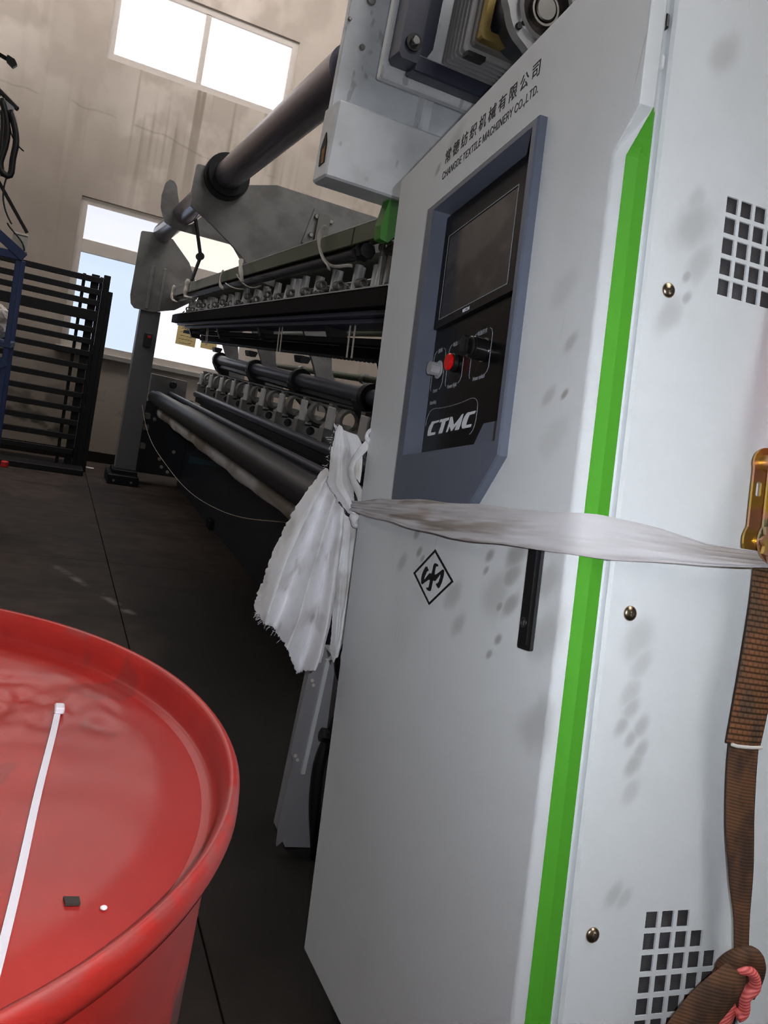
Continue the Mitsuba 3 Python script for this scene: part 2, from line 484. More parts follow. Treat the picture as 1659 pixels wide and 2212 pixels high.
# ------------------------------------------------------------------ outlines of printed signs (metres on the cabinet, or hundredths of an em)
CTMC = [[(-1.2439, 0.1918), (-1.2435, 0.1892), (-1.2382, 0.1882), (-1.2139, 0.1886), (-1.2115, 0.1927), (-1.2306, 0.1932), (-1.2305, 0.1975), (-1.227, 0.2032), (-1.2237, 0.2075), (-1.2185, 0.2084), (-1.2043, 0.2087), (-1.2025, 0.2117), (-1.2244, 0.2121), (-1.2306, 0.2119), (-1.2364, 0.2078), (-1.2412, 0.2025), (-1.2437, 0.197)],
        [(-1.2, 0.2077), (-1.1896, 0.2077), (-1.1915, 0.2013), (-1.1983, 0.1885), (-1.1841, 0.1887), (-1.178, 0.2022), (-1.1753, 0.2077), (-1.1643, 0.2081), (-1.1625, 0.2121), (-1.1973, 0.2122)],
        [(-1.1685, 0.1885), (-1.1625, 0.1887), (-1.158, 0.1973), (-1.155, 0.1956), (-1.1493, 0.1888), (-1.1463, 0.1892), (-1.1378, 0.194), (-1.1323, 0.1975), (-1.1331, 0.1947), (-1.1357, 0.1888), (-1.1218, 0.1887), (-1.1175, 0.1969), (-1.1112, 0.2125), (-1.1158, 0.2122), (-1.1259, 0.2056), (-1.1413, 0.1976), (-1.151, 0.2123), (-1.1579, 0.2125), (-1.1603, 0.2054)],
        [(-1.1127, 0.1954), (-1.1112, 0.1913), (-1.1076, 0.1889), (-1.0807, 0.1891), (-1.0783, 0.1932), (-1.0973, 0.1935), (-1.0959, 0.1989), (-1.092, 0.2058), (-1.0893, 0.2083), (-1.0725, 0.2086), (-1.0693, 0.2128), (-1.0951, 0.2128), (-1.0999, 0.2118), (-1.1062, 0.2073), (-1.111, 0.201)]]
EMB = [(-1.1261, -0.0353), (-1.1248, -0.0341), (-1.1326, -0.029), (-1.1355, -0.0287), (-1.1392, -0.0299), (-1.1443, -0.0358), (-1.1481, -0.0421), (-1.1496, -0.0487), (-1.1477, -0.0564), (-1.1433, -0.0574), (-1.1211, -0.0481), (-1.1149, -0.0482), (-1.1176, -0.0595), (-1.12, -0.0609), (-1.1246, -0.0604), (-1.1254, -0.0625), (-1.1194, -0.0646), (-1.1115, -0.0648), (-1.1085, -0.0636), (-1.1072, -0.0607), (-1.1049, -0.0482), (-1.0958, -0.0479), (-1.0815, -0.0367), (-1.0796, -0.0376), (-1.0803, -0.0423), (-1.0839, -0.0483), (-1.0887, -0.0516), (-1.0922, -0.0509), (-1.0915, -0.053), (-1.0839, -0.0571), (-1.0811, -0.0576), (-1.0776, -0.0552), (-1.0718, -0.0464), (-1.0687, -0.0374), (-1.0691, -0.0309), (-1.0717, -0.0289), (-1.0748, -0.0289), (-1.0955, -0.0381), (-1.1019, -0.0384), (-1.101, -0.0285), (-1.0992, -0.0257), (-1.0937, -0.0259), (-1.0921, -0.0241), (-1.0941, -0.0226), (-1.1003, -0.0217), (-1.1063, -0.0217), (-1.1093, -0.0246), (-1.1124, -0.0381), (-1.1207, -0.0381), (-1.1366, -0.0494), (-1.1385, -0.0487), (-1.137, -0.0444), (-1.1322, -0.0376), (-1.1291, -0.0349)]
DIA = [[(-1.11, -0.0004), (-1.0336, -0.0431), (-1.1078, -0.0859), (-1.1839, -0.0429)], [(-1.1102, -0.0051), (-1.0412, -0.0434), (-1.1083, -0.0817), (-1.1754, -0.0427)]]
HANZI = {
    '常': '9,69 24,69 17,80 22,83 24,83 32,72 28,69 47,69 47,84 54,84 55,69 72,69 68,72 77,84 84,81 84,80 75,69 92,69 92,48 85,48 85,62 16,62 16,48 9,48|15,-4 15,26 47,26 47,34 24,34 24,55 77,55 77,34 55,34 55,26 86,26 86,3 84,-2 66,-4 64,1 64,2 78,3 78,19 55,19 55,-8 48,-8 47,19 23,19 22,-4;32,49 32,39 69,40 69,49',
    '德': '32,25 32,31 96,31 96,25 63,25 70,12 65,9 64,9 57,22 62,25|81,15 81,17 84,18 87,17 96,-1 90,-3|33,70 33,76 60,76 61,85 68,84 68,76 96,76 96,70 67,70 65,65 65,63 92,62 92,38 37,38 37,62 57,63 59,70;75,43 86,43 85,57 75,57;59,43 69,43 69,57 59,57;43,43 53,43 53,57 43,57|47,17 53,17 54,-1 73,-1 76,8 81,6 81,-1 79,-5 75,-7 53,-7 49,-6 47,-3|28,-2 36,17 42,16 35,-3 33,-4|3,31 16,45 25,61 27,62 32,61 32,59 31,55 24,46 24,-8 18,-8 17,35 8,25|4,61 16,74 24,84 31,82 24,72 9,57 7,56',
    '纺': '35,-4 44,5 47,11 52,27 54,40 55,59 43,59 43,67 66,67 62,82 69,84 74,71 74,69 70,67 95,67 95,59 63,59 62,44 89,44 89,19 86,-2 81,-7 65,-7 63,0 76,-1 79,2 81,18 82,37 62,38 59,21 52,5 41,-8 39,-8|6,43 4,51 7,53 14,65 23,84 30,81 14,52 26,52 33,64 39,59 33,49 18,29 37,31 37,25 6,19 4,26 11,31 21,45|5,-2 4,6 36,13 38,13 39,11 39,6 35,5 6,-2',
    '织': '74,20 80,23 82,22 94,-4 89,-7 86,-6 82,6|44,77 89,77 89,33 44,33;51,40 81,40 81,70 51,70|36,-4 44,6 51,22 59,21 56,11 46,-6 43,-8|4,48 14,62 23,84 30,81 31,80 24,67 14,50 27,51 34,62 39,60 40,58 37,53 19,28 40,32 40,26 6,18 4,24 11,29 22,45 6,42|5,-1 4,6 38,13 40,12 40,6 8,-2',
    '机': '35,-4 44,11 49,27 50,79 83,79 83,3 85,0 90,0 91,1 92,18 94,18 98,16 96,-4 92,-7 81,-7 76,-2 75,72 57,71 57,33 53,13 47,-1 41,-7|3,17 14,35 21,54 20,56 5,56 5,62 22,63 22,84 29,84 29,63 44,63 44,56 29,55 29,47 44,30 39,24 32,34 29,36 29,-7 22,-8 22,39 7,11',
    '械': '38,59 38,66 68,66 68,84 74,84 75,66 95,66 95,59 75,58 79,25 84,34 88,51 94,49 90,33 81,15 84,5 88,-1 90,2 91,13 92,14 96,11 95,-1 91,-7 86,-7 83,-6 79,-2 76,6 62,-7 57,-3 74,14 70,36 69,58|78,79 84,82 91,74 92,71 87,68 84,74|33,-1 41,17 42,29 37,29 37,36 42,37 43,54 49,53 49,36 56,36 56,53 62,54 62,37 68,36 67,29 62,29 62,3 56,3 56,29 49,29 47,14 42,3 37,-4|4,16 13,38 17,53 17,56 6,56 6,63 17,63 18,84 25,84 25,63 34,63 34,56 25,56 25,53 34,39 34,36 30,33 26,41 25,41 25,-8 18,-7 17,32 7,11',
    '有': '4,29 21,46 31,63 6,64 6,71 35,71 39,84 47,82 43,71 94,71 94,64 40,64 34,54 35,52 82,52 82,1 81,-4 78,-7 61,-7 58,-1 74,-1 75,1 75,12 34,12 33,-7 26,-8 26,39 10,25 8,25;33,18 74,18 75,28 33,29;34,46 33,35 75,35 75,46',
    '限': '41,-2 44,4 44,80 88,80 88,36 68,36 68,34 74,21 89,32 94,27 78,15 85,6 96,-1 91,-8 81,-1 70,13 61,35 52,36 52,3 69,7 69,0 44,-8;52,43 81,43 81,55 52,55;52,62 81,61 81,73 52,73|9,80 36,80 39,77 29,52 37,39 38,25 36,19 29,16 23,16 21,22 27,22 30,23 31,26 30,39 22,51 30,73 16,73 16,-8 9,-8',
    '公': '74,54 59,79 67,82 79,62 96,44 91,38 84,43|13,6 19,10 28,22 39,40 46,52 48,53 54,51 54,49 44,32 27,8 73,11 61,27 68,31 84,11 92,-4 84,-7 78,4 16,-1|5,43 21,59 32,81 39,79 39,76 34,66 21,46 12,38',
    '司': '9,77 89,78 89,-1 87,-5 78,-7 66,-7 63,-1 63,1 80,1 81,2 81,71 9,71|9,60 70,60 70,54 10,53|16,42 62,42 62,10 23,10 23,3 16,3;24,36 23,17 56,17 55,36',
    '电': '13,13 13,70 45,70 45,84 53,84 53,70 86,70 86,19 53,19 53,5 57,1 83,1 89,17 96,14 91,-4 50,-5 46,1 45,19 21,19 20,13;53,27 79,26 79,41 53,41;53,48 79,48 79,62 53,62;21,27 45,26 45,41 21,41;21,48 45,48 45,62 21,62',
    '源': '79,18 86,21 96,2 90,-1|22,-4 33,31 34,79 95,79 95,73 41,72 37,12 28,-7|47,61 62,61 65,71 73,69 70,61 91,61 91,26 72,26 72,-4 69,-7 55,-8 53,-3 65,-1 65,26 47,26;54,32 84,32 84,40 54,41;54,47 84,46 84,55 54,55|39,1 51,21 57,19 45,-2|9,78 14,83 29,71 25,66|6,-3 21,30 22,30 27,24 18,4 12,-7|4,51 9,56 25,46 20,40',
    '指': '44,50 44,84 51,84 52,69 83,78 89,73 51,62 53,52 84,51 89,64 96,61 94,50 89,45 53,44|44,-8 44,36 91,36 91,-7 84,-7 83,-4 52,-4 51,-8;51,3 83,3 84,13 52,13;51,20 83,19 84,29 52,29|3,30 18,35 18,57 4,57 4,64 18,64 18,84 26,84 26,64 38,64 37,57 26,57 26,38 38,41 39,34 26,30 24,-6 9,-8 7,-1 18,0 18,27 5,24',
    '示': '6,45 6,52 94,52 94,45 54,45 54,-1 51,-6 44,-8 31,-8 29,0 46,1 46,45|69,31 76,34 93,4 86,1|15,77 85,77 85,69 15,69|4,5 23,35 31,33 13,3 9,1',
    '开': '5,35 5,42 29,42 29,70 9,71 9,78 92,77 92,71 73,70 73,42 95,42 95,35 73,34 72,-8 65,-8 65,34 36,34 29,8 11,-8 6,-3 22,13 29,34;37,42 65,42 65,71 37,71',
    '关': '5,-2 32,12 44,30 7,30 7,37 46,39 46,56 13,56 13,63 32,63 23,81 29,83 32,80 39,69 35,63 60,63 71,84 79,82 69,63 88,63 88,56 55,56 54,38 94,37 94,30 57,30 71,12 96,0 92,-6 71,2 52,23 41,9 27,-1 11,-8',
    '照': '76,12 83,16 96,-5 88,-8|40,54 54,61 59,72 43,74 43,81 92,81 87,53 71,53 69,57 82,59 84,74 67,74 62,60 50,51 44,49|46,47 89,47 89,19 46,19;52,26 82,26 82,40 53,41|56,11 63,13 69,-6 61,-7|34,12 41,13 43,-7 36,-7|9,18 9,80 38,80 38,23 17,22 16,18;16,30 31,30 31,49 16,49;16,56 31,56 31,73 16,73|4,-6 17,15 24,13 12,-9',
    '明': '32,-4 48,22 50,80 92,80 92,-4 71,-8 69,-2 85,0 85,24 56,24 46,-1 37,-9;58,49 57,31 85,31 86,49;58,56 85,56 86,73 58,73|8,78 41,78 41,18 15,18 15,9 8,9;15,25 34,25 34,45 15,45;15,52 34,52 34,71 15,71'}

# ------------------------------------------------------------------ the room
def struct(key, mesh, bsdf, smooth=False, emit=None):
    add(key, mesh, bsdf, kind='structure' if '__' not in key else None, smooth=smooth, emit=emit)


XL, XR, YR, YB, ZC = -3.2, 8.5, -6.0, 8.2, 5.4
W1, W2 = (0.135, 3.63, 1.825, 4.36), (0.105, 1.05, 1.83, 2.42)
hole = lambda w: [(w[0], w[1]), (w[2], w[1]), (w[2], w[3]), (w[0], w[3])]
struct('floor', box([XL - .3, YR - .3, -0.2], [XR + .3, YB + .3, -0.018]), 'm_joint')
xs, ys = [XL, -2.55, 0.45, 3.45, 6.45, XR], [YR, -2.5, 0.1, 4.4, 5.6, YB]
for i in range(5):
    for j in range(5):
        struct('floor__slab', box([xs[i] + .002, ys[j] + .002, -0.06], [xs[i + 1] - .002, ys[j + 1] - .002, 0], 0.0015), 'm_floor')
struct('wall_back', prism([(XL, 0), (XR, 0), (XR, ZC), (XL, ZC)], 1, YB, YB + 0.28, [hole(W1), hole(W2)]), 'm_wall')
struct('trim_1', prism([(XL, 0), (XR, 0), (XR, .10), (XL, .10)], 1, YB - .012, YB - .001), 'm_joint')
W4 = [(3.2, 3.3), (7, 3.3), (7, 4.6), (3.2, 4.6)]
struct('wall_left', prism([(YR, 0), (YB, 0), (YB, ZC), (YR, ZC)], 0, XL - .25, XL, [W4]), 'm_plain')
struct('wall_right', prism([(YR, 0), (YB, 0), (YB, ZC), (YR, ZC)], 0, XR, XR + .25), 'm_plain')
W3 = (3.6, 0.3, 5.4, 3.9)
struct('wall_front', prism([(XL, 0), (XR, 0), (XR, ZC), (XL, ZC)], 1, YR - .25, YR, [hole(W3)]), 'm_plain')
W5, W6 = (-2.5, 6.0, 4.5, 7.6), (0.7, -4.0, 3.2, 2.5)
struct('ceiling', prism([(XL, YR), (XR, YR), (XR, YB), (XL, YB)], 2, ZC, ZC + .2, [hole(W5), hole(W6)]), 'm_plain')


def window(key, w, y0, depth, fr, mull, panes, transom=None, still=False):
    """Frame, bars and frosted panes of a window in a wall of constant y; w = (x0, z0, x1, z1)."""
    x0, z0, x1, z1 = w
    g = Polygon(hole(w), [hole((x0 + fr, z0 + fr, x1 - fr, z1 - fr))])
    struct(key, prism(g, 1, y0 + .02, y0 + depth), 'm_pvc')
    tag(key, kind='structure')
    for m in mull:
        struct(key + '__mullion', box([m - .024, y0 + .025, z0 + fr], [m + .024, y0 + depth - .005, z1 - fr], .004), 'm_pvc')
    if transom:
        struct(key + '__transom', box([x0 + fr, y0 + .012, transom[0]], [x1 - fr, y0 + depth - .004, transom[1]], .004), 'm_pvc')
    for a, b, c, d, e in panes:
        struct(key + '__pane', box([a, y0 + depth * .6, b], [c, y0 + depth * .6 + .006, d]), 'm_pane', emit=[PANE_L * t for t in e])


window('window_1', W1, YB, .09, .058, [0.955],
       [(.19, 3.685, .932, 4.305, (1.02, .98, .98)), (.978, 3.685, 1.77, 4.305, (1.0, .95, .96))])
window('window_2', W2, YB, .09, .06, [0.87],
       [(.165, 2.05, .847, 2.36, (.70, .72, .80)), (.893, 2.05, 1.77, 2.36, (.90, .80, .68)),
        (.165, 1.11, .847, 1.93, (.55, .66, .84)), (.893, 1.11, 1.77, 1.93, (.80, .78, .78))], transom=(1.93, 2.05))
struct('window_2__sill', box([.06, YB - .05, 1.0], [1.88, YB + .02, 1.05], .006), 'm_plain')
struct('window_3', prism(Polygon(hole(W3), [hole((3.66, .36, 5.34, 3.84))]), 1, YR - .2, YR - .02), 'm_pvc')
struct('window_3__pane', box([3.66, YR - .12, .36], [5.34, YR - .11, 3.84]), 'm_pane', emit=[DOOR_L * c for c in (.96, 1.0, 1.06)])
struct('window_4', prism(Polygon(W4, [[(3.26, 3.36), (6.94, 3.36), (6.94, 4.54), (3.26, 4.54)]]), 0, XL - .2, XL - .02), 'm_pvc')  # added unseen window, there to light the pipe and far wall
struct('window_4__pane', box([XL - .12, 3.26, 3.36], [XL - .11, 6.94, 4.54]), 'm_pane', emit=[SIDE_L * c for c in (1, .97, .93)])
for k, w, e in (('window_5', W5, ROOF_A), ('window_6', W6, ROOF_B)):  # added unseen skylights, placed to light the back wall and the brackets
    x0, y0, x1, y1 = w
    struct(k, prism(Polygon(hole(w), [hole((x0 + .06, y0 + .06, x1 - .06, y1 - .06))]), 2, ZC + .02, ZC + .16), 'm_pvc')
    struct(k + '__pane', box([x0 + .06, y0 + .06, ZC + .09], [x1 - .06, y1 - .06, ZC + .1]), 'm_pane', emit=[e * c for c in DAY])

# papers taped to the lower right pane
for k, (quad, txt) in enumerate([([(1.125, 1.475), (1.342, 1.479), (1.306, 1.288), (1.156, 1.291)], 1), ([(1.372, 1.425), (1.555, 1.40), (1.545, 1.30), (1.375, 1.305)], 0)]):
    x0, x1 = quad[0][0] + .015, quad[1][0] - .01
    z0, z1 = quad[2][1], quad[0][1]
    key = add('paper_sheet', box([x0, YB + .043, z0], [x1, YB + .047, z1]), 'm_paper',
              'yellowed paper sheet with handwriting taped to the window pane' if txt else 'small buff paper sheet taped lower right of the handwritten one',
              'paper', smooth=False)
    if txt:
        rng = np.random.default_rng(4)
        lines = []
        for r in range(5):
            zz = z1 - .03 - r * .034
            x = x0 + .02 + rng.random() * .02
            while x < x1 - .05:
                w = .012 + rng.random() * .02
                lines.append(bar([x, YB + .0425, zz], [x + w, YB + .0425, zz + (rng.random() - .4) * .018], .002, .004))
                x += w + .006
        add(key + '__handwriting', cat(lines), 'm_ink', smooth=False, kind='stuff')


# ------------------------------------------------------------------ the leaning control cabinet
K = 'control_cabinet'
tag(K, 'tall pale grey control cabinet with touch screen and green edge strip', 'control cabinet')


def cadd(part, mesh, m, smooth=30, label=None, kind=None):
    return add(K + '__' + part, cab(mesh), m, label, kind=kind, smooth=smooth)


PF = 1.494   # far edge of the door
lv = [dict(A=(.5, PF, -.80), L=(.5, .76, -.80), G=(.5105, .7495, -.80), D=(.5257, .7455, -.80), E=(.5428, .7483, -.80), B=(.5405, PF, -.80)),
      dict(A=(.5, PF, .4725), L=(.5, .758, .4725), G=(.5105, .748, .4655), D=(.5257, .7455, .4655), E=(.5428, .7483, .4655), B=(.5405, PF, .4725)),
      dict(A=(.5, PF, .509), L=(.5, .719, .509), G=(.5214, .7225, .5126), D=(.53, .735, .52), E=(.5428, .7483, .5265), B=(.5405, PF, .509)),
      dict(A=(.5, PF, .727), L=(.5, .719, .727), G=(.5214, .719, .727), D=(.53, .73, .727), E=(.5428, .7483, .727), B=(.5405, PF, .727))]


def loft(rings):
    n = len(rings[0])
    v = np.array([q for r in rings for q in r], float)
    f = []
    for i in range(len(rings) - 1):
        for j in range(n):
            a, b = i * n + j, i * n + (j + 1) % n
            f += [[a, b, b + n], [a, b + n, a + n]]
    for i, flip in ((0, True), (len(rings) - 1, False)):
        for j in range(1, n - 1):
            t = [i * n, i * n + j, i * n + j + 1]
            f.append(t[::-1] if flip else t)
    m = trimesh.Trimesh(v, f, process=False)
    if m.volume < 0:
        m.invert()
    return m


def soft(r):
    """Ring of the door with a rounded front edge."""
    A, L, G = np.array(r['A']), np.array(r['L']), np.array(r['G'])
    u = (G - L) / np.linalg.norm(G - L)
    L1 = L + np.array([0, .004, 0])
    L2 = L + u * .004
    mid = (L1 + L2 + 2 * L) / 4
    return [r['A'], L1, mid, L2, r['G'], r['E'], r['B']]


FS = .486
outer = [(1.29, .592), (.92, .588), (.92, .131), (.985, .066), (1.29, .058)]
opening = [(1.262, .580), (.9335, .577), (.9335, .151), (1.262, .151)]
outl, openg = Polygon(outer), Polygon(opening)
ins = lambda g, d: g.buffer(-d, join_style=2)
cut = prism(openg, 0, FS - .01, .52)
mf = lambda m: m3.Manifold(m3.Mesh(vert_properties=np.array(m.vertices, np.float32), tri_verts=np.array(m.faces, np.uint32)))


def welded(m):
    w = trimesh.Trimesh(m.vertices, m.faces, process=True)
    w.merge_vertices()
    return w


def minus(a, b):
    r = (mf(welded(a)) - mf(welded(b))).to_mesh()
    return trimesh.Trimesh(r.vert_properties[:, :3], r.tri_verts, process=False)


cadd('door', minus(loft([soft(r) for r in lv]), prism(openg.buffer(.004, join_style=2), 0, .40, .60)), 'm_cab', smooth=35)
off = np.array([-.0006, -.0010, 0])
tri = [[np.array(r[c]) + off for c in 'GDE'] + [np.array(r['E']) + [0, .001, 0], np.array(r['G']) + [.001, .001, 0]] for r in lv[:3]]
cadd('green_strip', loft(tri), 'm_green', smooth=False, label='bright green edge strip')
cadd('body', box([.5425, .757, -.80], [1.06, 1.482, .787], .004), 'm_cab', smooth=False)

# side panel with two grilles of square holes
holes = []
for r in range(5):
    for c in range(5):
        s0, v1 = .6555 + c * .0219 + r * .0001, .4583 - r * .0248
        holes.append([(s0, v1), (s0 + .0172, v1), (s0 + .0172, v1 - .0196), (s0, v1 - .0196)])
for r, (c0, c1) in enumerate([(0, 3), (0, 4), (0, 5), (0, 6), (0, 7), (0, 7), (0, 6)]):
    for c in range(c0, c1):
        s0, v1 = .6532 + c * .0226, -.3817 - r * .0246
        holes.append([(s0, v1), (s0 + .0172, v1), (s0 + .0172, v1 - .0196), (s0, v1 - .0196)])
side = Polygon([(.5560, -.80), (1.06, -.80), (1.06, .787), (.5560, .787)], holes)
cadd('side_panel', cat([prism(side, 1, .745, .7475), loft([[(.5525, .7485, v), (.5560, .745, v), (.5560, .757, v), (.5525, .757, v)] for v in (-.80, .787)])]), 'm_cab', smooth=False)
for v, m in ((.589, 'm_cab'), (.638, 'm_black')):
    cadd('clip', box([.5435, .7490, v - .010], [.5500, .7575, v + .008], .002), m, smooth=False)
cadd('air_filter', box([.645, .7510, .325], [.79, .7560, .47]), 'm_filter', smooth=False, label='dark filter mesh behind upper grille')
cadd('air_filter', box([.645, .7510, -.57], [.83, .7560, -.37]), 'm_filter', smooth=False, label='dark filter mesh behind lower grille')
for s, v in ((.5865, .328), (.584, -.0448), (.5826, -.404)):
    head = trimesh.creation.icosphere(subdivisions=3, radius=.0088)
    head.vertices[:, 1] *= .5
    head = head.slice_plane([0, 0.0002, 0], [0, -1, 0], cap=True)
    head.apply_translation([s, .745, v])
    key = cadd('screw', head, 'm_screw', smooth=True)
    rec = cat([box([s - .0035, .7402, v - .0007], [s + .0035, .7412, v + .0007]), box([s - .0007, .7402, v - .0035], [s + .0007, .7412, v + .0035])])
    add(key + '__cross_recess', cab(rec), 'm_darkhole', smooth=False)
# base: stands the leaning cabinet on the floor
low = [cabp(q) for q in ((.57, .79, -.80), (1.04, .79, -.80), (1.04, 1.46, -.80), (.57, 1.46, -.80))]
foot = [np.array([q[0], q[1], 0.0]) for q in low]
add(K + '__plinth', trimesh.convex.convex_hull(np.array(low + foot)), 'm_navy_dark', smooth=False)

# console: slate frame proud of the door, sunk black panel
frame = cat([prism(outl.difference(openg), 0, FS + .0025, .520)])
front = loft([[(FS + .0025, p, v) for p, v in outer], [(FS, *q) for q in [(1.2875, .5895), (.9225, .5855), (.9225, .132), (.986, .0685), (1.2875, .0605)]]])
cadd('console', cat([minus(front, cut), frame]), 'm_slate', smooth=False, label='slate blue console frame around screen and switches')
cadd('console__black_panel', box([.520, .930, .148], [.524, 1.265, .583]), 'm_panel', smooth=False)
cadd('console__corner_plate', prism([(1.032, .189), (.9345, .189), (.9345, .152), (1.062, .152)], 0, .516, .5198), 'm_slate', smooth=False)
bz = Polygon([(.962, .374), (1.2605, .374), (1.2605, .572), (.962, .572)]).buffer(-.004).buffer(.004)
dsp = [(1.006, .3885), (1.241, .3885), (1.241, .533), (1.006, .533)]
cadd('console__screen_bezel', prism(bz.difference(Polygon(dsp).buffer(-.001)), 0, .5135, .5199), 'm_bezel', smooth=False)
cadd('console__screen', prism(Polygon(dsp).buffer(-.001), 0, .5145, .519), 'm_screen', smooth=False, label='dark grey touch screen under a film')
fl = Polygon(dsp).buffer(.001)
cadd('console__screen_film_edge', prism(fl.difference(fl.buffer(-.0012)), 0, .5128, .5134), 'm_faint', smooth=False)


def flat(mesh_xy, p0, v0, s, width=None, height=None):
    """Lettering made in the xy plane put on the front: reads towards smaller p."""
    m = mesh_xy.copy()
    b = m.bounds
    m.vertices[:, :2] -= b[0][:2] * [1, 0]
    if width:
        m.vertices[:, 0] *= width / (b[1][0] - b[0][0])
    if height:
        m.vertices[:, 1] *= height
    z = m.vertices[:, 2] - m.vertices[:, 2].min()
    m = trimesh.Trimesh(np.stack([s - np.minimum(z, .0005), p0 - m.vertices[:, 0], v0 + m.vertices[:, 1]], 1), m.faces, process=False)
    if m.volume < 0:
        m.invert()
    return m


def polyflat(rings, s, t=.0006):
    return prism(Polygon(rings[0], rings[1:]), 0, s - t, s)


def hanzi(ch, p0, v0, em, s):
    out = []
    for poly in HANZI[ch].split('|'):
        rings = [[(p0 - int(q.split(',')[0]) / 100 * em, v0 + int(q.split(',')[1]) / 100 * em) for q in ring.split()] for ring in poly.split(';')]
        out.append(polyflat(rings, s))
    return out


for i, ch in enumerate('常德纺织机械有限公司'):
    cadd('sign_character', cat(hanzi(ch, 1.272 - i * .0322, .6690, .0262, .5)), 'm_text', smooth=False)
cadd('sign_lettering', flat(meshkit.text_mesh('CHANGDE TEXTILE MACHINERY CO.,LTD.', .0135, .0005), 1.2735, .6405, .5, width=.3165), 'm_text', smooth=False)
for part, pts in zip(('logo_letter',) * 4, CTMC):
    cadd('console__' + part, polyflat([[(-a, b) for a, b in pts]], .5198), 'm_print', smooth=False)
cadd('emblem', cat([polyflat([[(-a, b) for a, b in EMB]], .5), polyflat([[(-a, b) for a, b in r] for r in DIA], .5)]), 'm_text', smooth=False, label='black diamond emblem printed on the door')
line = lambda pts, r=.00055: tube([(.5196, p, v) for p, v in pts], r, 6)
cadd('console__logo_outline', line(spline([(1.2565, .208), (1.2535, .2225), (1.243, .2318), (1.22, .2335), (1.10, .2335), (1.078, .2325), (1.0675, .2255), (1.065, .212), (1.067, .193), (1.0725, .183), (1.082, .178)], 60)), 'm_faint', smooth=True)
for a, b in ((1.209, 1.256), (1.136, 1.196), (1.045, 1.108)):
    c = .5 * (a + b)
    lines = [line([(b - .010, .336), (b - .004, .333), (b, .326), (b, .300), (b, .272), (b - .003, .267)]),
             line([(a + .010, .336), (a + .004, .333), (a, .326), (a, .300), (a, .276), (a + .004, .269), (a + .010, .266)])]
    for q in lines:
        cadd('console__switch_outline', q, 'm_faint', smooth=True)
for p0, v0, txt, w in ((1.2425, .263, 'Lower', .017), (1.250, .243, 'Running', .025), (1.185, .262, 'Power light', .034), (1.093, .261, 'Power switch', .038)):
    cadd('console__switch_lettering', flat(meshkit.text_mesh(txt, .0062, .0005), p0, v0, .5198, width=w), 'm_faint', smooth=False)
for p0, txt in ((1.241, '照明'), (1.183, '电源指示'), (1.096, '电源开关')):
    cadd('console__switch_character', cat([m for i, ch in enumerate(txt) for m in hanzi(ch, p0 - i * .0082, .3315, .0080, .5198)]), 'm_faint', smooth=False)
cadd('console__maker_lettering', flat(meshkit.text_mesh('WECON', .0055, .0005), 1.148, .3785, .5134, width=.024), 'm_print', smooth=False)
# grey ribbed knob
kn = [rod((.5198, 1.2275, .3005), (.5165, 1.2275, .3005), .0155, 28, .001)]
kb = []
for i in range(24):
    a = 2 * math.pi * i / 24
    kb.append((1.2275 + .0105 * math.cos(a) * (1 + .06 * (i % 2)), .3005 + .0105 * math.sin(a) * (1 + .06 * (i % 2))))
kn.append(prism(kb, 0, .5005, .5165))
cadd('console__knob', cat(kn), 'm_knob', smooth=False, label='grey ribbed knob')
cadd('console__power_light', rod((.512, 1.166, .3015), (.5045, 1.166, .3015), .0140, 32, .0025), 'm_redlamp', label='red power light')
cadd('console__light_collar', rod((.5198, 1.166, .3015), (.512, 1.166, .3015), .0148, 32, .001), 'm_black')
cadd('console__switch_base', rod((.5198, 1.0665, .3045), (.4985, 1.0665, .3045), .0168, 36, .001), 'm_gloss')
cadd('console__switch_ring', ring((.5185, 1.0665, .3045), 0, .017, .0182, .0012, 36), 'm_chrome')
cadd('console__switch_lever', cat([rod((.4985, 1.0665, .3045), (.4935, 1.0665, .3045), .0168, 36, .002), box([.480, 1.0610, .291], [.494, 1.0720, .320], .004)]), 'm_black', label='black rotary switch lever')

# swing handle
cadd('handle', prism(rrect(.8025, -.104, .8315, .054, .003), 0, .4955, .4998), 'm_black', smooth=False, label='black flush swing handle')
cadd('handle__lever', prism(rrect(.8105, -.100, .8285, .030, .002), 0, .4938, .4956), 'm_blackmetal', smooth=False)
hl = ring([.4928, .8205, -.073], 0, .0048, .0062, .0012, 28)
cadd('handle__lock', cat([hl, box([.4926, .8197, -.0765], [.494, .8213, -.0695])]), 'm_steel', smooth=False)


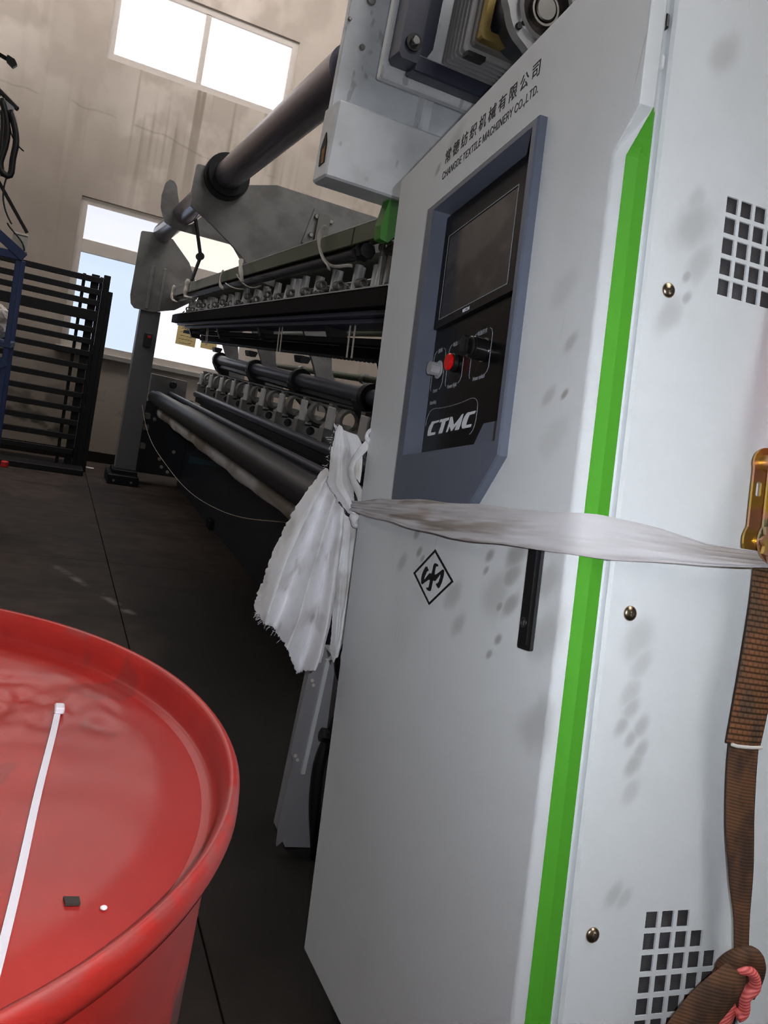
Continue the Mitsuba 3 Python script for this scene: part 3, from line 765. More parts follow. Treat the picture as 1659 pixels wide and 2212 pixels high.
# ------------------------------------------------------------------ white cloth tied round the cabinet
def band_mesh():
    st = [(.4855, 1.512, .073, .055), (.4815, 1.44, .0735, .049), (.479, 1.35, .0745, .043), (.4785, 1.2, .0745, .031), (.4785, 1.02, .068, .018), (.4800, .94, .0655, .0165),
          (.4845, .87, .0615, .0155), (.4950, .785, .0588, .0132), (.4985, .758, .0588, .0130), (.507, .742, .0592, .0125), (.522, .7375, .0597, .0119), (.545, .7370, .0585, .0118),
          (.575, .7368, .0572, .0135), (.606, .7330, .0545, .0155), (.655, .7170, .0445, .0192), (.732, .7040, .0418, .0266), (.86, .7040, .041, .026), (1.02, .725, .042, .027)]
    P = spline([(a, b, c * 0) for a, b, c, d in st], 170)
    t = np.linspace(0, 1, len(st))
    base = np.array([(a, b) for a, b, c, d in st])
    arc = np.r_[0, np.cumsum(np.linalg.norm(np.diff(base, axis=0), axis=1))]
    arc2 = np.linspace(0, arc[-1], 170)
    top, bot = np.interp(arc2, arc, [q[2] for q in st]), np.interp(arc2, arc, [q[3] for q in st])
    a2, b2 = np.interp(arc2, arc, base[:, 0]), np.interp(arc2, arc, base[:, 1])
    n = 34
    w = np.linspace(0, 1, n)
    G = np.zeros((170, n, 3))
    tang = np.stack([np.gradient(a2), np.gradient(b2)], 1)
    tang /= np.linalg.norm(tang, axis=1, keepdims=True)
    out = np.stack([tang[:, 1], -tang[:, 0]], 1)
    for i in range(170):
        if out[i] @ np.array([-1, -1.0]) < 0:
            out[i] = -out[i]
    width = top - bot
    for j in range(n):
        k = 7 * w[j]
        wr = np.sin(2 * math.pi * (2.2 * w[j]) + arc2 * 5) * .5 + np.sin(2 * math.pi * 4.6 * w[j] + 9 * arc2 + 1) * .35 + np.sin(2 * math.pi * 8.3 * w[j] - 14 * arc2) * .22
        slack = np.interp(arc2, [0, .3, .62, .70, .80, 1.0, 1.6], [1.3, 1.0, .7, .15, .15, .9, 1.3])
        d = .0016 * wr * slack + .0012
        edge = .0012 * np.sin(arc2 * 31 + (0 if j < n / 2 else 2)) * abs(w[j] - .5) * 2 * slack
        G[:, j, 0] = a2 + out[:, 0] * d
        G[:, j, 1] = b2 + out[:, 1] * d
        G[:, j, 2] = bot + width * w[j] + edge
    return sheet(G, .0012)


WC = 'white_cloth'
tag(WC, 'dirty white cloth knotted round the control cabinet with loose ends hanging', 'cloth')
add(WC + '__band', cab(band_mesh()), 'm_band', smooth=True)


def cloth_from_columns(cols, nu, nt, folds, seed, amp, fray=0.0, y0=1.5):
    """Columns of (x, z) hanging in a plane y0; folds = depth of each column."""
    from scipy.interpolate import CubicSpline, PchipInterpolator
    C = []
    for c in cols:
        c = np.array(c, float)
        t = np.r_[0, np.cumsum(np.linalg.norm(np.diff(c, axis=0), axis=1))]
        t /= t[-1]
        C.append(PchipInterpolator(t, c)(np.linspace(0, 1, nt)))
    C = np.array(C)
    u = np.linspace(0, 1, len(cols))
    X = PchipInterpolator(u, C, axis=0)(np.linspace(0, 1, nu))
    F = CubicSpline(u, folds)(np.linspace(0, 1, nu))
    tt = np.linspace(0, 1, nt)
    uu = np.linspace(0, 1, nu)
    G = np.zeros((nu, nt, 3))
    G[..., 0], G[..., 2] = X[..., 0], X[..., 1]
    depth = F[:, None] * (0.35 + 0.9 * np.sqrt(tt)[None])
    fine = np.sin(uu[:, None] * 2 * math.pi * (len(cols) * 1.15) + 2.0 * tt[None] + seed) * .5 + np.sin(uu[:, None] * 2 * math.pi * len(cols) * 2.3 - 3 * tt[None]) * .25
    nz = meshkit.fbm(np.stack([X[..., 0] * 22, X[..., 1] * 16, np.full_like(X[..., 0], seed)], -1), 4) - .5
    G[..., 1] = y0 + depth + amp * fine * (.3 + .7 * tt[None]) + .016 * nz
    if fray:
        rng = np.random.default_rng(seed)
        G[:, -1, [0, 2]] += rng.normal(0, fray, (nu, 2))
        G[0, :, [0, 2]] += rng.normal(0, fray, (nt, 2)).T
    return G


FAN = [[(0.5366, 0.997), (0.4837, 0.8746), (0.4573, 0.7626), (0.4489, 0.6889)], [(0.5351, 0.9907), (0.4975, 0.8711), (0.4717, 0.7802), (0.4577, 0.6773)], [(0.5571, 0.9637), (0.5434, 0.8485), (0.5284, 0.7358), (0.5105, 0.638)], [(0.5644, 0.9429), (0.5466, 0.8497), (0.5338, 0.7315), (0.5157, 0.6277)], [(0.5801, 0.9304), (0.5884, 0.8413), (0.5915, 0.7014), (0.5783, 0.5424)], [(0.5774, 0.9272), (0.575, 0.8552), (0.5775, 0.7256), (0.5673, 0.5858)], [(0.5948, 0.9169), (0.6086, 0.8177), (0.6142, 0.7335), (0.6093, 0.6187)]]
add(WC + '__hanging_end', sheet(cloth_from_columns(FAN, 120, 70, [.018, -.034, .040, -.026, .036, -.036, .030], 3, .0065, .0012), .0016), 'm_cloth', smooth=True)
STRAND = [[(0.5985, 0.9143), (0.6041, 0.8174), (0.6223, 0.7077), (0.6349, 0.6089)], [(0.6099, 0.9032), (0.6221, 0.7987), (0.6309, 0.6907), (0.6346, 0.5941)], [(0.6448, 0.9079), (0.6613, 0.8086), (0.6665, 0.7094), (0.6669, 0.6226)]]
add(WC + '__hanging_end', sheet(cloth_from_columns(STRAND, 50, 60, [.012, -.016, .018], 5, .005, .0006, 1.515), .0016), 'm_cloth', smooth=True)
FLAPL = [(.540, 1.087), (.533, 1.068), (.532, 1.034), (.535, .999), (.536, .976), (.568, .939), (.591, .917)]
FLAPR = [(.549, 1.082), (.566, 1.063), (.582, 1.034), (.590, 1.006), (.600, .981), (.606, .954), (.613, .928)]
fl0 = np.array(FLAPL)
fl1 = np.array(FLAPR)
flapcols = [(1 - a) * fl0 + a * fl1 for a in (0, .3, .6, 1)]
add(WC + '__upper_flap', sheet(cloth_from_columns(flapcols, 50, 50, [-.012, -.030, -.020, .012], 9, .002, .0010, 1.49), .0016), 'm_cloth', smooth=True)
back = [[(.540, 1.087), (.556, 1.06), (.585, 1.00)], [(.558, 1.078), (.585, 1.05), (.612, .985)], [(.596, 1.072), (.615, 1.045), (.624, .975)]]
add(WC + '__upper_flap', sheet(cloth_from_columns(back, 30, 30, [.004, .012, .01], 12, .002, 0, 1.515), .0016), 'm_cloth', smooth=True)
roll = spline([(.622, 1.486, 1.078), (.603, 1.476, 1.058), (.583, 1.466, 1.032), (.574, 1.460, 1.008), (.585, 1.462, .984), (.604, 1.466, .962), (.616, 1.470, .938)], 60)
rr = .0085 + .002 * np.sin(np.linspace(0, 9, 60))
add(WC + '__rolled_edge', tube(roll, rr, 18, flat=.55), 'm_cloth', smooth=True)
tw = spline([(.618, 1.475, 1.056), (.604, 1.468, 1.066), (.594, 1.464, 1.076), (.598, 1.468, 1.086), (.610, 1.476, 1.082)], 40)
add(WC + '__rolled_edge', tube(tw, .0075 + .002 * np.sin(np.linspace(0, 7, 40)), 16, flat=.6), 'm_cloth', smooth=True)
kn = []
rng = np.random.default_rng(8)
for k in range(5):
    a = np.linspace(0, 2 * math.pi, 30)
    tilt = rng.normal(0, .7, 3)
    c = np.array([.610, 1.474, .914]) + rng.normal(0, .004, 3) + np.array([0.001 * k, 0, -.004 * k])
    e1 = np.array([math.cos(tilt[0]), .3, math.sin(tilt[0])])
    e2 = np.array([-math.sin(tilt[0]), .5 * math.sin(tilt[1]), math.cos(tilt[0])])
    kn.append(tube([c + .0115 * (math.cos(t) * e1 + .8 * math.sin(t) * e2) for t in a], .0062 + .001 * np.sin(3 * a), 14, flat=.8))
add(WC + '__knot', cat(kn), 'm_cloth', smooth=True)
FRAY = []
for k, c in enumerate(((FAN[0], 40), (FLAPL, 40), ([f[-1] for f in FAN[:3]], 30))):
    pts = np.array(c[0])
    t = np.linspace(0, 1, c[1])
    tt = np.linspace(0, 1, len(pts))
    for a in t:
        x, z = np.interp(a, tt, pts[:, 0]), np.interp(a, tt, pts[:, 1])
        d = rng.normal(0, .0035, 2) + np.array([-.003, -.001])
        y = 1.5 - .01 + rng.normal(0, .002)
        FRAY.append(tube([(x + .001, y, z), (x + d[0] * .6, y - .001, z + d[1]), (x + d[0], y, z + d[1] * 1.5 - .001)], .0004, 4))
add(WC + '__frayed_threads', cat(FRAY), 'm_cloth', smooth=True, kind='stuff')

# ------------------------------------------------------------------ the warp knitting machine, running away from the camera along y
M = 'knitting_machine'
tag(M, 'long dark warp knitting machine with rollers and steel brackets behind the cabinet', 'knitting machine')
YN, YF = 2.45, 7.34


def madd(part, mesh, m, smooth=30, label=None, kind=None):
    return add(M + '__' + part, mesh, m, label, kind=kind, smooth=smooth)


# far leg and its plate
madd('leg_post', prism([(.668, .10), (.842, .10), (.836, 1.50), (.672, 1.50)], 1, 7.205, 7.34), 'm_post', smooth=False, label='grey steel leg post')
madd('leg_foot', cat([box([.605, 7.02, 0], [.86, 7.40, .085], .006), box([.64, 7.10, .08], [.85, 7.37, .12], .006)]), 'm_blackmetal', smooth=False)
for x in (.655, .80):
    madd('leg_foot__bolt', rod((x, 7.012, .035), (x, 7.03, .035), .011, 8), 'm_steel')
SHIELD = [(0.5766, 2.1126), (0.6806, 2.1261), (0.8317, 2.1126), (0.9973, 1.9586), (1.0743, 1.8132), (1.1166, 1.6794), (0.9433, 1.5447), (0.7672, 1.4869), (0.6161, 1.485), (0.5833, 1.5158), (0.5689, 1.588), (0.5727, 1.7757)]
madd('end_shield', prism(rounded(SHIELD, .015), 1, 7.17, 7.20), 'm_plate', smooth=False, label='grey shield plate on the far leg')
madd('end_shield__rib', box([.70, 7.152, 1.50], [.725, 7.172, 1.86], .004), 'm_plate', smooth=False)
madd('end_shield__rib', box([.80, 7.152, 1.50], [.825, 7.172, 1.86], .004), 'm_plate', smooth=False)
madd('switch_box', box([.733, 7.165, 1.187], [.797, 7.21, 1.307], .005), 'm_black', smooth=False, label='small black box with a red light on the leg')
madd('switch_box__red_light', box([.757, 7.158, 1.268], [.785, 7.168, 1.290]), 'm_red', smooth=False)

# the big outer pipe and the brackets that hold it
PX, PZ = .742, 2.136
madd('outer_pipe', rod((PX, 2.56, PZ), (PX, 7.17, PZ), .073, 48), 'm_pipe', label='thick dark steel pipe')
madd('outer_pipe__collar', cat([ring((PX, 4.43, PZ), 1, .074, .104, .035, 40), ring((PX, 4.465, PZ), 1, .074, .118, .055, 40)]), 'm_blackmetal')
main = [(.585, 2.160), (.60, 2.165), (.655, 2.165), (.70, 2.05), (.76, 2.03), (.851, 2.131), (1.02, 2.18), (1.602, 2.173), (1.80, 2.169), (1.80, 1.70), (1.46, 1.60), (1.0, 1.66), (.92, 1.745), (.845, 1.801), (.717, 1.881), (.588, 1.949), (.580, 2.032)]
madd('bracket_plate', prism(rounded(main, .006), 1, 4.52, 4.548), 'm_plate', smooth=False, label='grey bracket plate under the pipe collar')
madd('bracket_plate__stiffener', bar((1.255, 4.512, 2.12), (1.215, 4.512, 1.92), .012, .012), 'm_plate', smooth=False)
madd('bracket_plate__hanger', prism(rrect(1.275, 1.93, 1.345, 2.10, .02), 1, 4.49, 4.52), 'm_castalu', smooth=False)
for x, z in ((1.268, 2.079), (1.356, 2.074), (1.255, 1.975)):
    madd('bracket_plate__bolt', rod((x, 4.50, z), (x, 4.522, z), .015, 6, .003), 'm_steel')
hook = [(.585, 2.30), (.61, 2.332), (.64, 2.325), (.662, 2.30), (.678, 2.24), (.703, 2.175), (.74, 2.055), (.80, 2.08), (.86, 2.15), (1.70, 2.22), (1.80, 2.02), (1.60, 1.70), (1.30, 1.80), (1.1, 2.02), (.698, 2.02), (.619, 2.048), (.58, 2.135), (.573, 2.218)]
madd('bracket_plate', prism(rounded(hook, .012), 1, 5.95, 5.98), 'm_plate', smooth=False, label='farther bracket plate with a hooked tip')
madd('tension_lever', cat([bar((.806, 5.9, 2.135), (.890, 5.9, 1.873), .02, .034, (0, 1, 0), .004), rod((.885, 5.87, 1.875), (.885, 5.93, 1.875), .026, 16)]), 'm_blackmetal', smooth=30, label='jointed black lever')
madd('tension_lever__lower_link', cat([bar((.890, 5.915, 1.870), (.858, 5.915, 1.70), .018, .05, (0, 1, 0), .004)]), 'm_blackmetal', smooth=False)

# green top beam with a dark shaft below it
for y0, y1, m, lb in ((2.47, 2.70, 'm_olive', None), (2.712, 5.10, 'm_olive', None), (5.112, 6.20, 'm_olive_grey', 'dusty grey segment'), (6.212, 7.16, 'm_alu', 'bare aluminium segment')):
    madd('top_beam', cat([box([.90, y0, 1.650], [.908, y1, 1.712], .002), box([.907, y0, 1.702], [1.04, y1, 1.712], .002)]), m, smooth=False, label=lb)
madd('beam_edge', box([.8985, 2.50, 1.7105], [.906, 7.1, 1.7145]), 'm_alu', smooth=False)
madd('beam_shaft', rod((.946, 2.74, 1.640), (.946, 7.05, 1.640), .0265, 24), 'm_roller', label='dark shaft under the green beam')
madd('beam_shaft__end_fitting', cat([rod((.946, 2.66, 1.640), (.946, 2.745, 1.640), .032, 8, .006), rod((.946, 2.70, 1.640), (.946, 2.72, 1.640), .037, 6, .004)]), 'm_black')
madd('end_arm', cat([prism(rounded([(0.894, 1.772), (0.94, 1.772), (0.94, 1.662), (0.914, 1.631), (0.886, 1.635), (0.88, 1.677)], .006), 1, 2.40, 2.452), box([.915, 2.44, 1.70], [1.30, 2.47, 1.80], .004)]), 'm_brightgreen', smooth=False, label='bright green end arm')
madd('end_plate', box([1.03, 2.47, 1.47], [1.50, 2.50, 1.74], .004), 'm_olive', smooth=False, label='olive end plate')
madd('end_plate__boss', ring((1.06, 2.43, 1.665), 1, .02, .042, .04, 28), 'm_blackmetal')
madd('needle_shaft', rod((1.075, 2.50, 1.575), (1.075, 7.1, 1.575), .016, 16), 'm_steel')

# short aluminium guide tubes standing on the needle board
rng = np.random.default_rng(21)
y, k = 2.66, 0
while y < 6.9:
    lean = rng.normal(0, .006)
    hgt = .096 + rng.normal(0, .010)
    x = 1.02 + rng.normal(0, .006)
    z0 = 1.522
    madd('guide_tube', tube([(x, y, z0), (x + lean, y + .004, z0 + hgt)], .0165, 14), 'm_tube')
    if k % 2 == 1:
        yy = y + .075
        zz = 1.545 + .035 * rng.random()
        e = ring((.0, 0, 0), 1, .0125, .0185, .05, 18)
        e.apply_translation([1.0 + rng.normal(0, .004), yy, zz])
        madd('guide_ring', e, 'm_castalu')
    y += (.048 if k % 2 == 0 else .175) * (1 + .15 * rng.random())
    k += 1
for dy, dz in ((2.70, .02), (2.63, 0)):
    madd('guide_tube', tube([(1.03, dy, 1.52), (1.03, dy, 1.645 + dz)], .018, 16), 'm_tube')
    r = ring((0, 0, 0), 1, .014, .0215, .05, 20)
    r.apply_translation([1.025, dy - .03, 1.655 + dz])
    madd('guide_ring', r, 'm_castalu')
madd('added_back_plate', box([1.105, 2.50, 1.515], [1.115, 7.1, 1.705], .002), 'm_olive_dark', smooth=False)  # added dark backing so the gaps between the tubes look dark
lint = []
for k in range(240):
    yy = 2.6 + 4.4 * rng.random()
    zz = 1.520 + .02 * rng.random() ** 2
    q = trimesh.creation.box(rng.uniform(.004, .022, 3))
    q.apply_transform(trimesh.transformations.random_rotation_matrix(rng.random(3)))
    q.apply_translation([.985 + .05 * rng.random(), yy, zz])
    lint.append(q)
madd('guide_fittings', cat(lint), 'm_castalu', smooth=False, kind='stuff')

# needle board
madd('needle_board', box([.952, 2.42, 1.445], [1.16, YF, 1.512], .003), 'm_matteblack', smooth=False, label='long black needle board')
madd('needle_board__lip', box([.948, 2.42, 1.509], [.957, 7.2, 1.514]), 'm_alu', smooth=False)
madd('needle_board__lower_strip', box([.985, 2.42, 1.427], [1.15, 7.2, 1.4445], .002), 'm_bluegrey', smooth=False)
madd('needle_board__lower_strip', box([1.02, 2.42, 1.408], [1.15, 7.0, 1.4255], .002), 'm_bluegrey', smooth=False)

# guide bar and comb under it
madd('guide_bar', bar((1.10, 7.40, 1.392), (1.10, 2.45, 1.349), .05, .026, c=.003), 'm_matteblack', smooth=False, label='thin black guide bar')
madd('comb_bar', bar((1.205, 7.10, 1.362), (1.205, 2.45, 1.322), .05, .046, c=.003), 'm_matteblack', smooth=False, label='black comb bar')
teeth = []
for k in range(280):
    yy = 2.5 + k * .0163
    zz = 1.322 + (yy - 2.45) / 4.65 * .04 - .022
    teeth.append(box([1.186, yy, zz - .010 - .003 * (k % 3)], [1.196, yy + .009, zz]))
madd('comb_bar__tooth', cat(teeth), 'm_blackmetal', smooth=False, kind='stuff')
for yy in (3.27, 4.5, 5.72, 6.95):
    madd('swing_arm', prism([(1.045, 1.43), (1.135, 1.43), (1.16, 1.345), (1.085, 1.345)], 1, yy, yy + .05), 'm_blackmetal', smooth=False)
    p = prism(rounded([(1.23, 1.30), (1.30, 1.30), (1.285, 1.262), (1.245, 1.262)], .008), 1, yy - .30, yy - .18)
    madd('comb_foot', p, 'm_blackmetal', smooth=False)
for yy in (3.05, 4.28, 5.5, 6.72):
    rib = [(1.17, 1.58), (1.48, 1.58), (1.45, 1.47), (1.43, 1.36), (1.455, 1.25), (1.52, 1.15), (1.56, 1.02), (1.42, 1.02), (1.40, 1.14), (1.345, 1.26), (1.27, 1.40)]
    madd('rib_plate', prism(rounded(rib, .012), 1, yy, yy + .03), 'm_plate', smooth=False)
for x, z, r in ((1.76, 1.535, .022), (1.64, 1.25, .020)):
    madd('rear_rod', rod((x, 2.5, z), (x, 7.1, z), r, 16), 'm_olive')
for yy in (3.05, 4.28, 5.5):
    madd('rod_collar', ring((1.64, yy - .06, 1.25), 1, .02, .030, .05, 20), 'm_steel')
    madd('rod_collar', ring((1.76, yy - .06, 1.535), 1, .022, .034, .05, 20), 'm_steel')
for yy in (2.93, 3.98, 6.04):
    for d in (0, .055):
        madd('hanging_strap', bar((1.05, yy + d, 1.43), (1.055, yy + d - .02, 1.285), .012, .003, (1, 0, 0)), 'm_rag', smooth=False)

# crank shaft with its discs
S0, S1 = np.array([1.35, 7.10, 1.212]), np.array([1.35, 2.45, 1.140])
madd('crank_shaft', tube([S0, S1], .040, 28), 'm_roller2', label='dark crank shaft')
for yy in (6.93, 5.62, 4.5, 3.36):
    c = S0 + (S1 - S0) * (S0[1] - yy) / (S0[1] - S1[1])
    madd('crank_disc', ring((c[0], yy - .02, c[2]), 1, .036, .064, .05, 36), 'm_blackmetal')
    madd('crank_disc__hub', rod((c[0], yy - .028, c[2]), (c[0], yy + .03, c[2]), .026, 20, .004), 'm_roller')
    lobe = [(c[0] - .05 + .01 * 0, c[2] - .01), (c[0] + .05, c[2] + .0), (c[0] + .14, c[2] - .12), (c[0] + .10, c[2] - .165), (c[0] + .0, c[2] - .09)]
    madd('crank_lobe', prism(rounded(lobe, .02), 1, yy + .035, yy + .16), 'm_blackmetal', smooth=False)
madd('crank_cover', bar((1.375, 7.05, 1.165), (1.375, 2.45, 1.092), .06, .05, c=.012), 'm_blackmetal', smooth=False)

# row of cast clamps between two rods
madd('clamp_rod', tube([(1.35, 7.42, 1.078), (1.35, 2.5, 1.090)], .013, 12), 'm_blackmetal')
madd('clamp_rod', tube([(1.35, 7.42, .962), (1.35, 2.5, .950)], .013, 12), 'm_blackmetal')
cl_ring = ring((0, 0, 0), 1, .044, .058, .07, 30)
cl_block = cat([prism(Polygon([(-.034, -.066), (.034, -.066), (.034, .066), (-.034, .066)], [[(-.020, -.035), (.020, -.035), (.020, .035), (-.020, .035)]]), 1, 0, .055)])
cl_strap = box([-.072, -.01, -.058], [-.060, .085, .052], .003)
cl_nut = rod((-.075, .02, -.068), (-.04, .02, -.068), .012, 6)
sk = prism(rounded([(-.075, -.075), (.075, -.075), (.075, .045), (.045, .075), (-.045, .075), (-.075, .045)], .012).difference(Polygon([(.022 * math.cos(t), .022 * math.sin(t) - .005) for t in np.linspace(0, 6.28, 22)])), 1, 0, .07)
sk_hole = rod((0, .03, -.005), (0, .069, -.005), .021, 20)
y = 3.10
while y < 7.3:
    d = np.array([1.35, y, 1.020])
    mv = lambda g, o=(0, 0, 0): trimesh.Trimesh(g.vertices + d + np.array(o), g.faces, process=False)
    k = madd('clamp', mv(cl_ring), 'm_castalu')
    add(k + '__strap', mv(cl_strap, (0, .08, 0)), 'm_tube', smooth=False)
    add(k + '__nut', mv(cl_nut), 'm_steel')
    madd('clamp_block', mv(cl_block, (0, .21, 0)), 'm_castalu', smooth=False)
    k = madd('sinker_block', trimesh.Trimesh(sk.vertices * [1.12, 1, 1.1] + [1.36, y + .16, .915], sk.faces, process=False), 'm_plate', smooth=30)
    add(k + '__bolt', trimesh.Trimesh(sk_hole.vertices * [1.12, 1, 1.1] + [1.36, y + .16, .915], sk_hole.faces, process=False), 'm_blackmetal')
    y += .455
madd('sinker_beam', box([1.33, 2.5, .72], [1.50, 7.4, .832], .005), 'm_navy_dark', smooth=False)

# rollers, bed and frame
madd('front_roller', rod((.922, 2.40, .774), (.922, 7.33, .774), .0645, 44, .006), 'm_roller', label='large black front roller')
madd('rear_roller', rod((1.285, 2.45, .868), (1.285, 7.42, .868), .029, 28, .004), 'm_roller2', label='thin black rear roller')
madd('brush_strip', box([1.270, 2.45, .800], [1.305, 7.35, .840], .002), 'm_blackmetal', smooth=False)
madd('guide_rod', rod((1.035, 2.45, .833), (1.035, 7.33, .833), .019, 18), 'm_roller2')
madd('guide_rod', rod((1.11, 2.45, .806), (1.11, 7.33, .806), .017, 18), 'm_roller')
madd('bed_plate', box([1.075, 2.45, .735], [1.335, 7.35, .76], .003), 'm_roller', smooth=False)
madd('base_panel', box([1.25, 2.40, 0], [1.34, 7.44, .735], .004), 'm_navy_dark', smooth=False, label='navy base panel')
madd('base_panel__tape_strip', prism([(5.65, .455), (5.70, .475), (7.0, .345), (7.04, .275)], 0, 1.246, 1.2505), 'm_teal', smooth=False, label='blue green strip')
madd('end_frame', prism(rounded([(.845, .085), (1.26, .085), (1.26, .80), (1.0, .80), (.845, .72)], .01), 1, 7.36, 7.42), 'm_navy_dark', smooth=False, label='navy end frame')
for x, z in ((.951, .578), (1.163, .316), (1.048, .233), (1.076, .164), (1.136, .126), (1.076, .622)):
    madd('end_frame__bolt', rod((x, 7.345, z), (x, 7.362, z), .016, 12, .003), 'm_pvc')
for z in (.60, .50, .33):
    madd('end_frame__bracket', box([.86, 7.30, z - .025], [.905, 7.36, z + .025], .004), 'm_boxwhite', smooth=False)
madd('end_cover', prism([(.87, .80), (1.19, .80), (1.185, .962), (.87, .972)], 1, 7.40, 7.52), 'm_plate', smooth=False)
madd('end_cover__knob', cat([rod((1.06, 7.37, .91), (1.06, 7.40, .91), .02, 16, .004), rod((1.06, 7.34, .91), (1.06, 7.37, .91), .032, 18, .006)]), 'm_black')
for yy in (3.6, 5.6):
    madd('base_foot', box([1.215, yy, 0], [1.25, yy + .12, .07], .004), 'm_blackmetal', smooth=False)

# near head: plate, box, drive
madd('head_plate', box([.684, 2.50, 1.762], [1.75, 2.53, 2.95], .003), 'm_head', smooth=False, label='pale grey head plate')
hb = cat([box([.668, 2.372, 1.757], [1.42, 2.50, 1.975], .006)])
madd('head_box', hb, 'm_head', smooth=False, label='pale grey box under the head plate')
madd('head_box__torn_corner', prism(rounded([(2.40, 1.80), (2.45, 1.795), (2.462, 1.85), (2.435, 1.895), (2.41, 1.86)], .003), 0, .6655, .6685), 'm_darkhole', smooth=False)
madd('head_box__torn_corner', prism([(2.405, 1.80), (2.425, 1.80), (2.44, 1.84), (2.415, 1.85)], 0, .6645, .6660), 'm_rust', smooth=False)
madd('head_rib', box([.958, 2.44, 1.97], [.992, 2.50, 2.13], .004), 'm_head', smooth=False)
for x, z, r in ((.745, 2.315, .014), (.744, 2.18, .009), (.690, 2.242, .006)):
    madd('head_plate__bolt', rod((x, 2.49, z), (x, 2.503, z), r, 12, .002), 'm_steel')
madd('drive_flange', cat([box([.762, 2.325, 2.055], [1.50, 2.36, 2.95], .004), box([.80, 2.36, 2.40], [1.50, 2.50, 2.46])]), 'm_head', smooth=False)
nav = cat([prism(rounded([(.776, 2.95), (.776, 2.105), (.786, 2.092), (.838, 2.092), (.838, 2.95)], .006), 1, 2.245, 2.326),
           prism([(.838, 2.95), (.838, 2.10), (.87, 2.12), (.89, 2.16), (.89, 2.95)], 1, 2.285, 2.326), box([.835, 2.262, 2.078], [1.45, 2.326, 2.125], .004)])
madd('drive_bracket', nav, 'm_navy', smooth=False, label='dark navy drive bracket')
madd('drive_bracket__bolt', cat([rod((.812, 2.222, 2.139), (.812, 2.246, 2.139), .0125, 20, .003)]), 'm_chrome')
madd('drive_bracket__bolt_washer', ring((.812, 2.236, 2.139), 1, .0128, .023, .010, 24), 'm_black')
for k in range(6):
    q = rrect(.896 + .001 * k, 2.100 + .001 * k, 1.235, 2.46, .012)
    madd('gearbox_fin', prism(q, 1, 2.215 - .023 * k - .010, 2.215 - .023 * k), 'm_alu', smooth=False)
madd('gearbox_body', prism(rrect(.914, 2.119, 1.215, 2.44, .012), 1, 2.065, 2.225), 'm_castalu', smooth=False)
for x in (.905, 1.09):
    madd('gearbox_mount', box([x, 2.07, 2.088], [x + .055, 2.10, 2.1005]), 'm_blackmetal', smooth=False)
madd('gearbox_gasket', prism(rrect(.918, 2.125, 1.19, 2.41, .01).difference(rrect(.938, 2.148, 1.17, 2.39, .01)), 1, 2.035, 2.066), 'm_brass_dirty', smooth=False, label='yellow stained gasket')
MC = np.array([1.042, 0, 2.212])
madd('motor', rod((MC[0], 1.985, MC[2]), (MC[0], 2.066, MC[2]), .100, 48, .004), 'm_navy_dark')
g = Polygon([((.104 + .011 * max(0, math.cos(4 * t)) ** 2) * math.cos(t), (.104 + .011 * max(0, math.cos(4 * t)) ** 2) * math.sin(t)) for t in np.linspace(0, 2 * math.pi, 96, endpoint=False)],
            [[(.07 * math.cos(t), .07 * math.sin(t)) for t in np.linspace(0, 2 * math.pi, 48, endpoint=False)]])
fm = prism(g, 1, 1.955, 1.985)
fm.apply_translation(MC)
madd('motor__flange', fm, 'm_alu', smooth=35, label='bright aluminium motor flange')
madd('motor__inner_ring', ring((MC[0], 1.945, MC[2]), 1, .068, .080, .035, 40), 'm_chrome')
madd('motor__recess', rod((MC[0], 1.97, MC[2]), (MC[0], 1.986, MC[2]), .069, 40), 'm_darkhole')
madd('motor__shaft', cat([rod((MC[0], 1.945, MC[2]), (MC[0], 1.985, MC[2]), .030, 28, .003), ring((MC[0], 1.95, MC[2]), 1, .034, .040, .02, 28)]), 'm_steel')
for t in (.785, 2.356, 3.927, 5.498):
    c = MC + np.array([.092 * math.cos(t), 0, .092 * math.sin(t)])
    madd('motor__screw', rod((c[0], 1.947, c[2]), (c[0], 1.956, c[2]), .009, 12, .002), 'm_black')

# cloth wound under the front roller
ty = np.linspace(2.42, 7.28, 160)
rw = .058 + .0035 * np.sin(ty * 5.3) + .003 * np.sin(ty * 11 + 1)
add('fabric_roll', tube(np.stack([1.005 + 0 * ty, ty, .655 + .002 * np.sin(ty * 4)], 1), rw, 26), 'm_fabric',
    'stained off-white fabric roll under the black front roller', 'fabric roll', smooth=True)
madd('roll_arm', box([.98, 7.29, .62], [1.03, 7.36, .69], .004), 'm_blackmetal', smooth=False)
madd('roll_arm', box([.98, 2.36, .60], [1.26, 2.41, .69], .004), 'm_blackmetal', smooth=False)

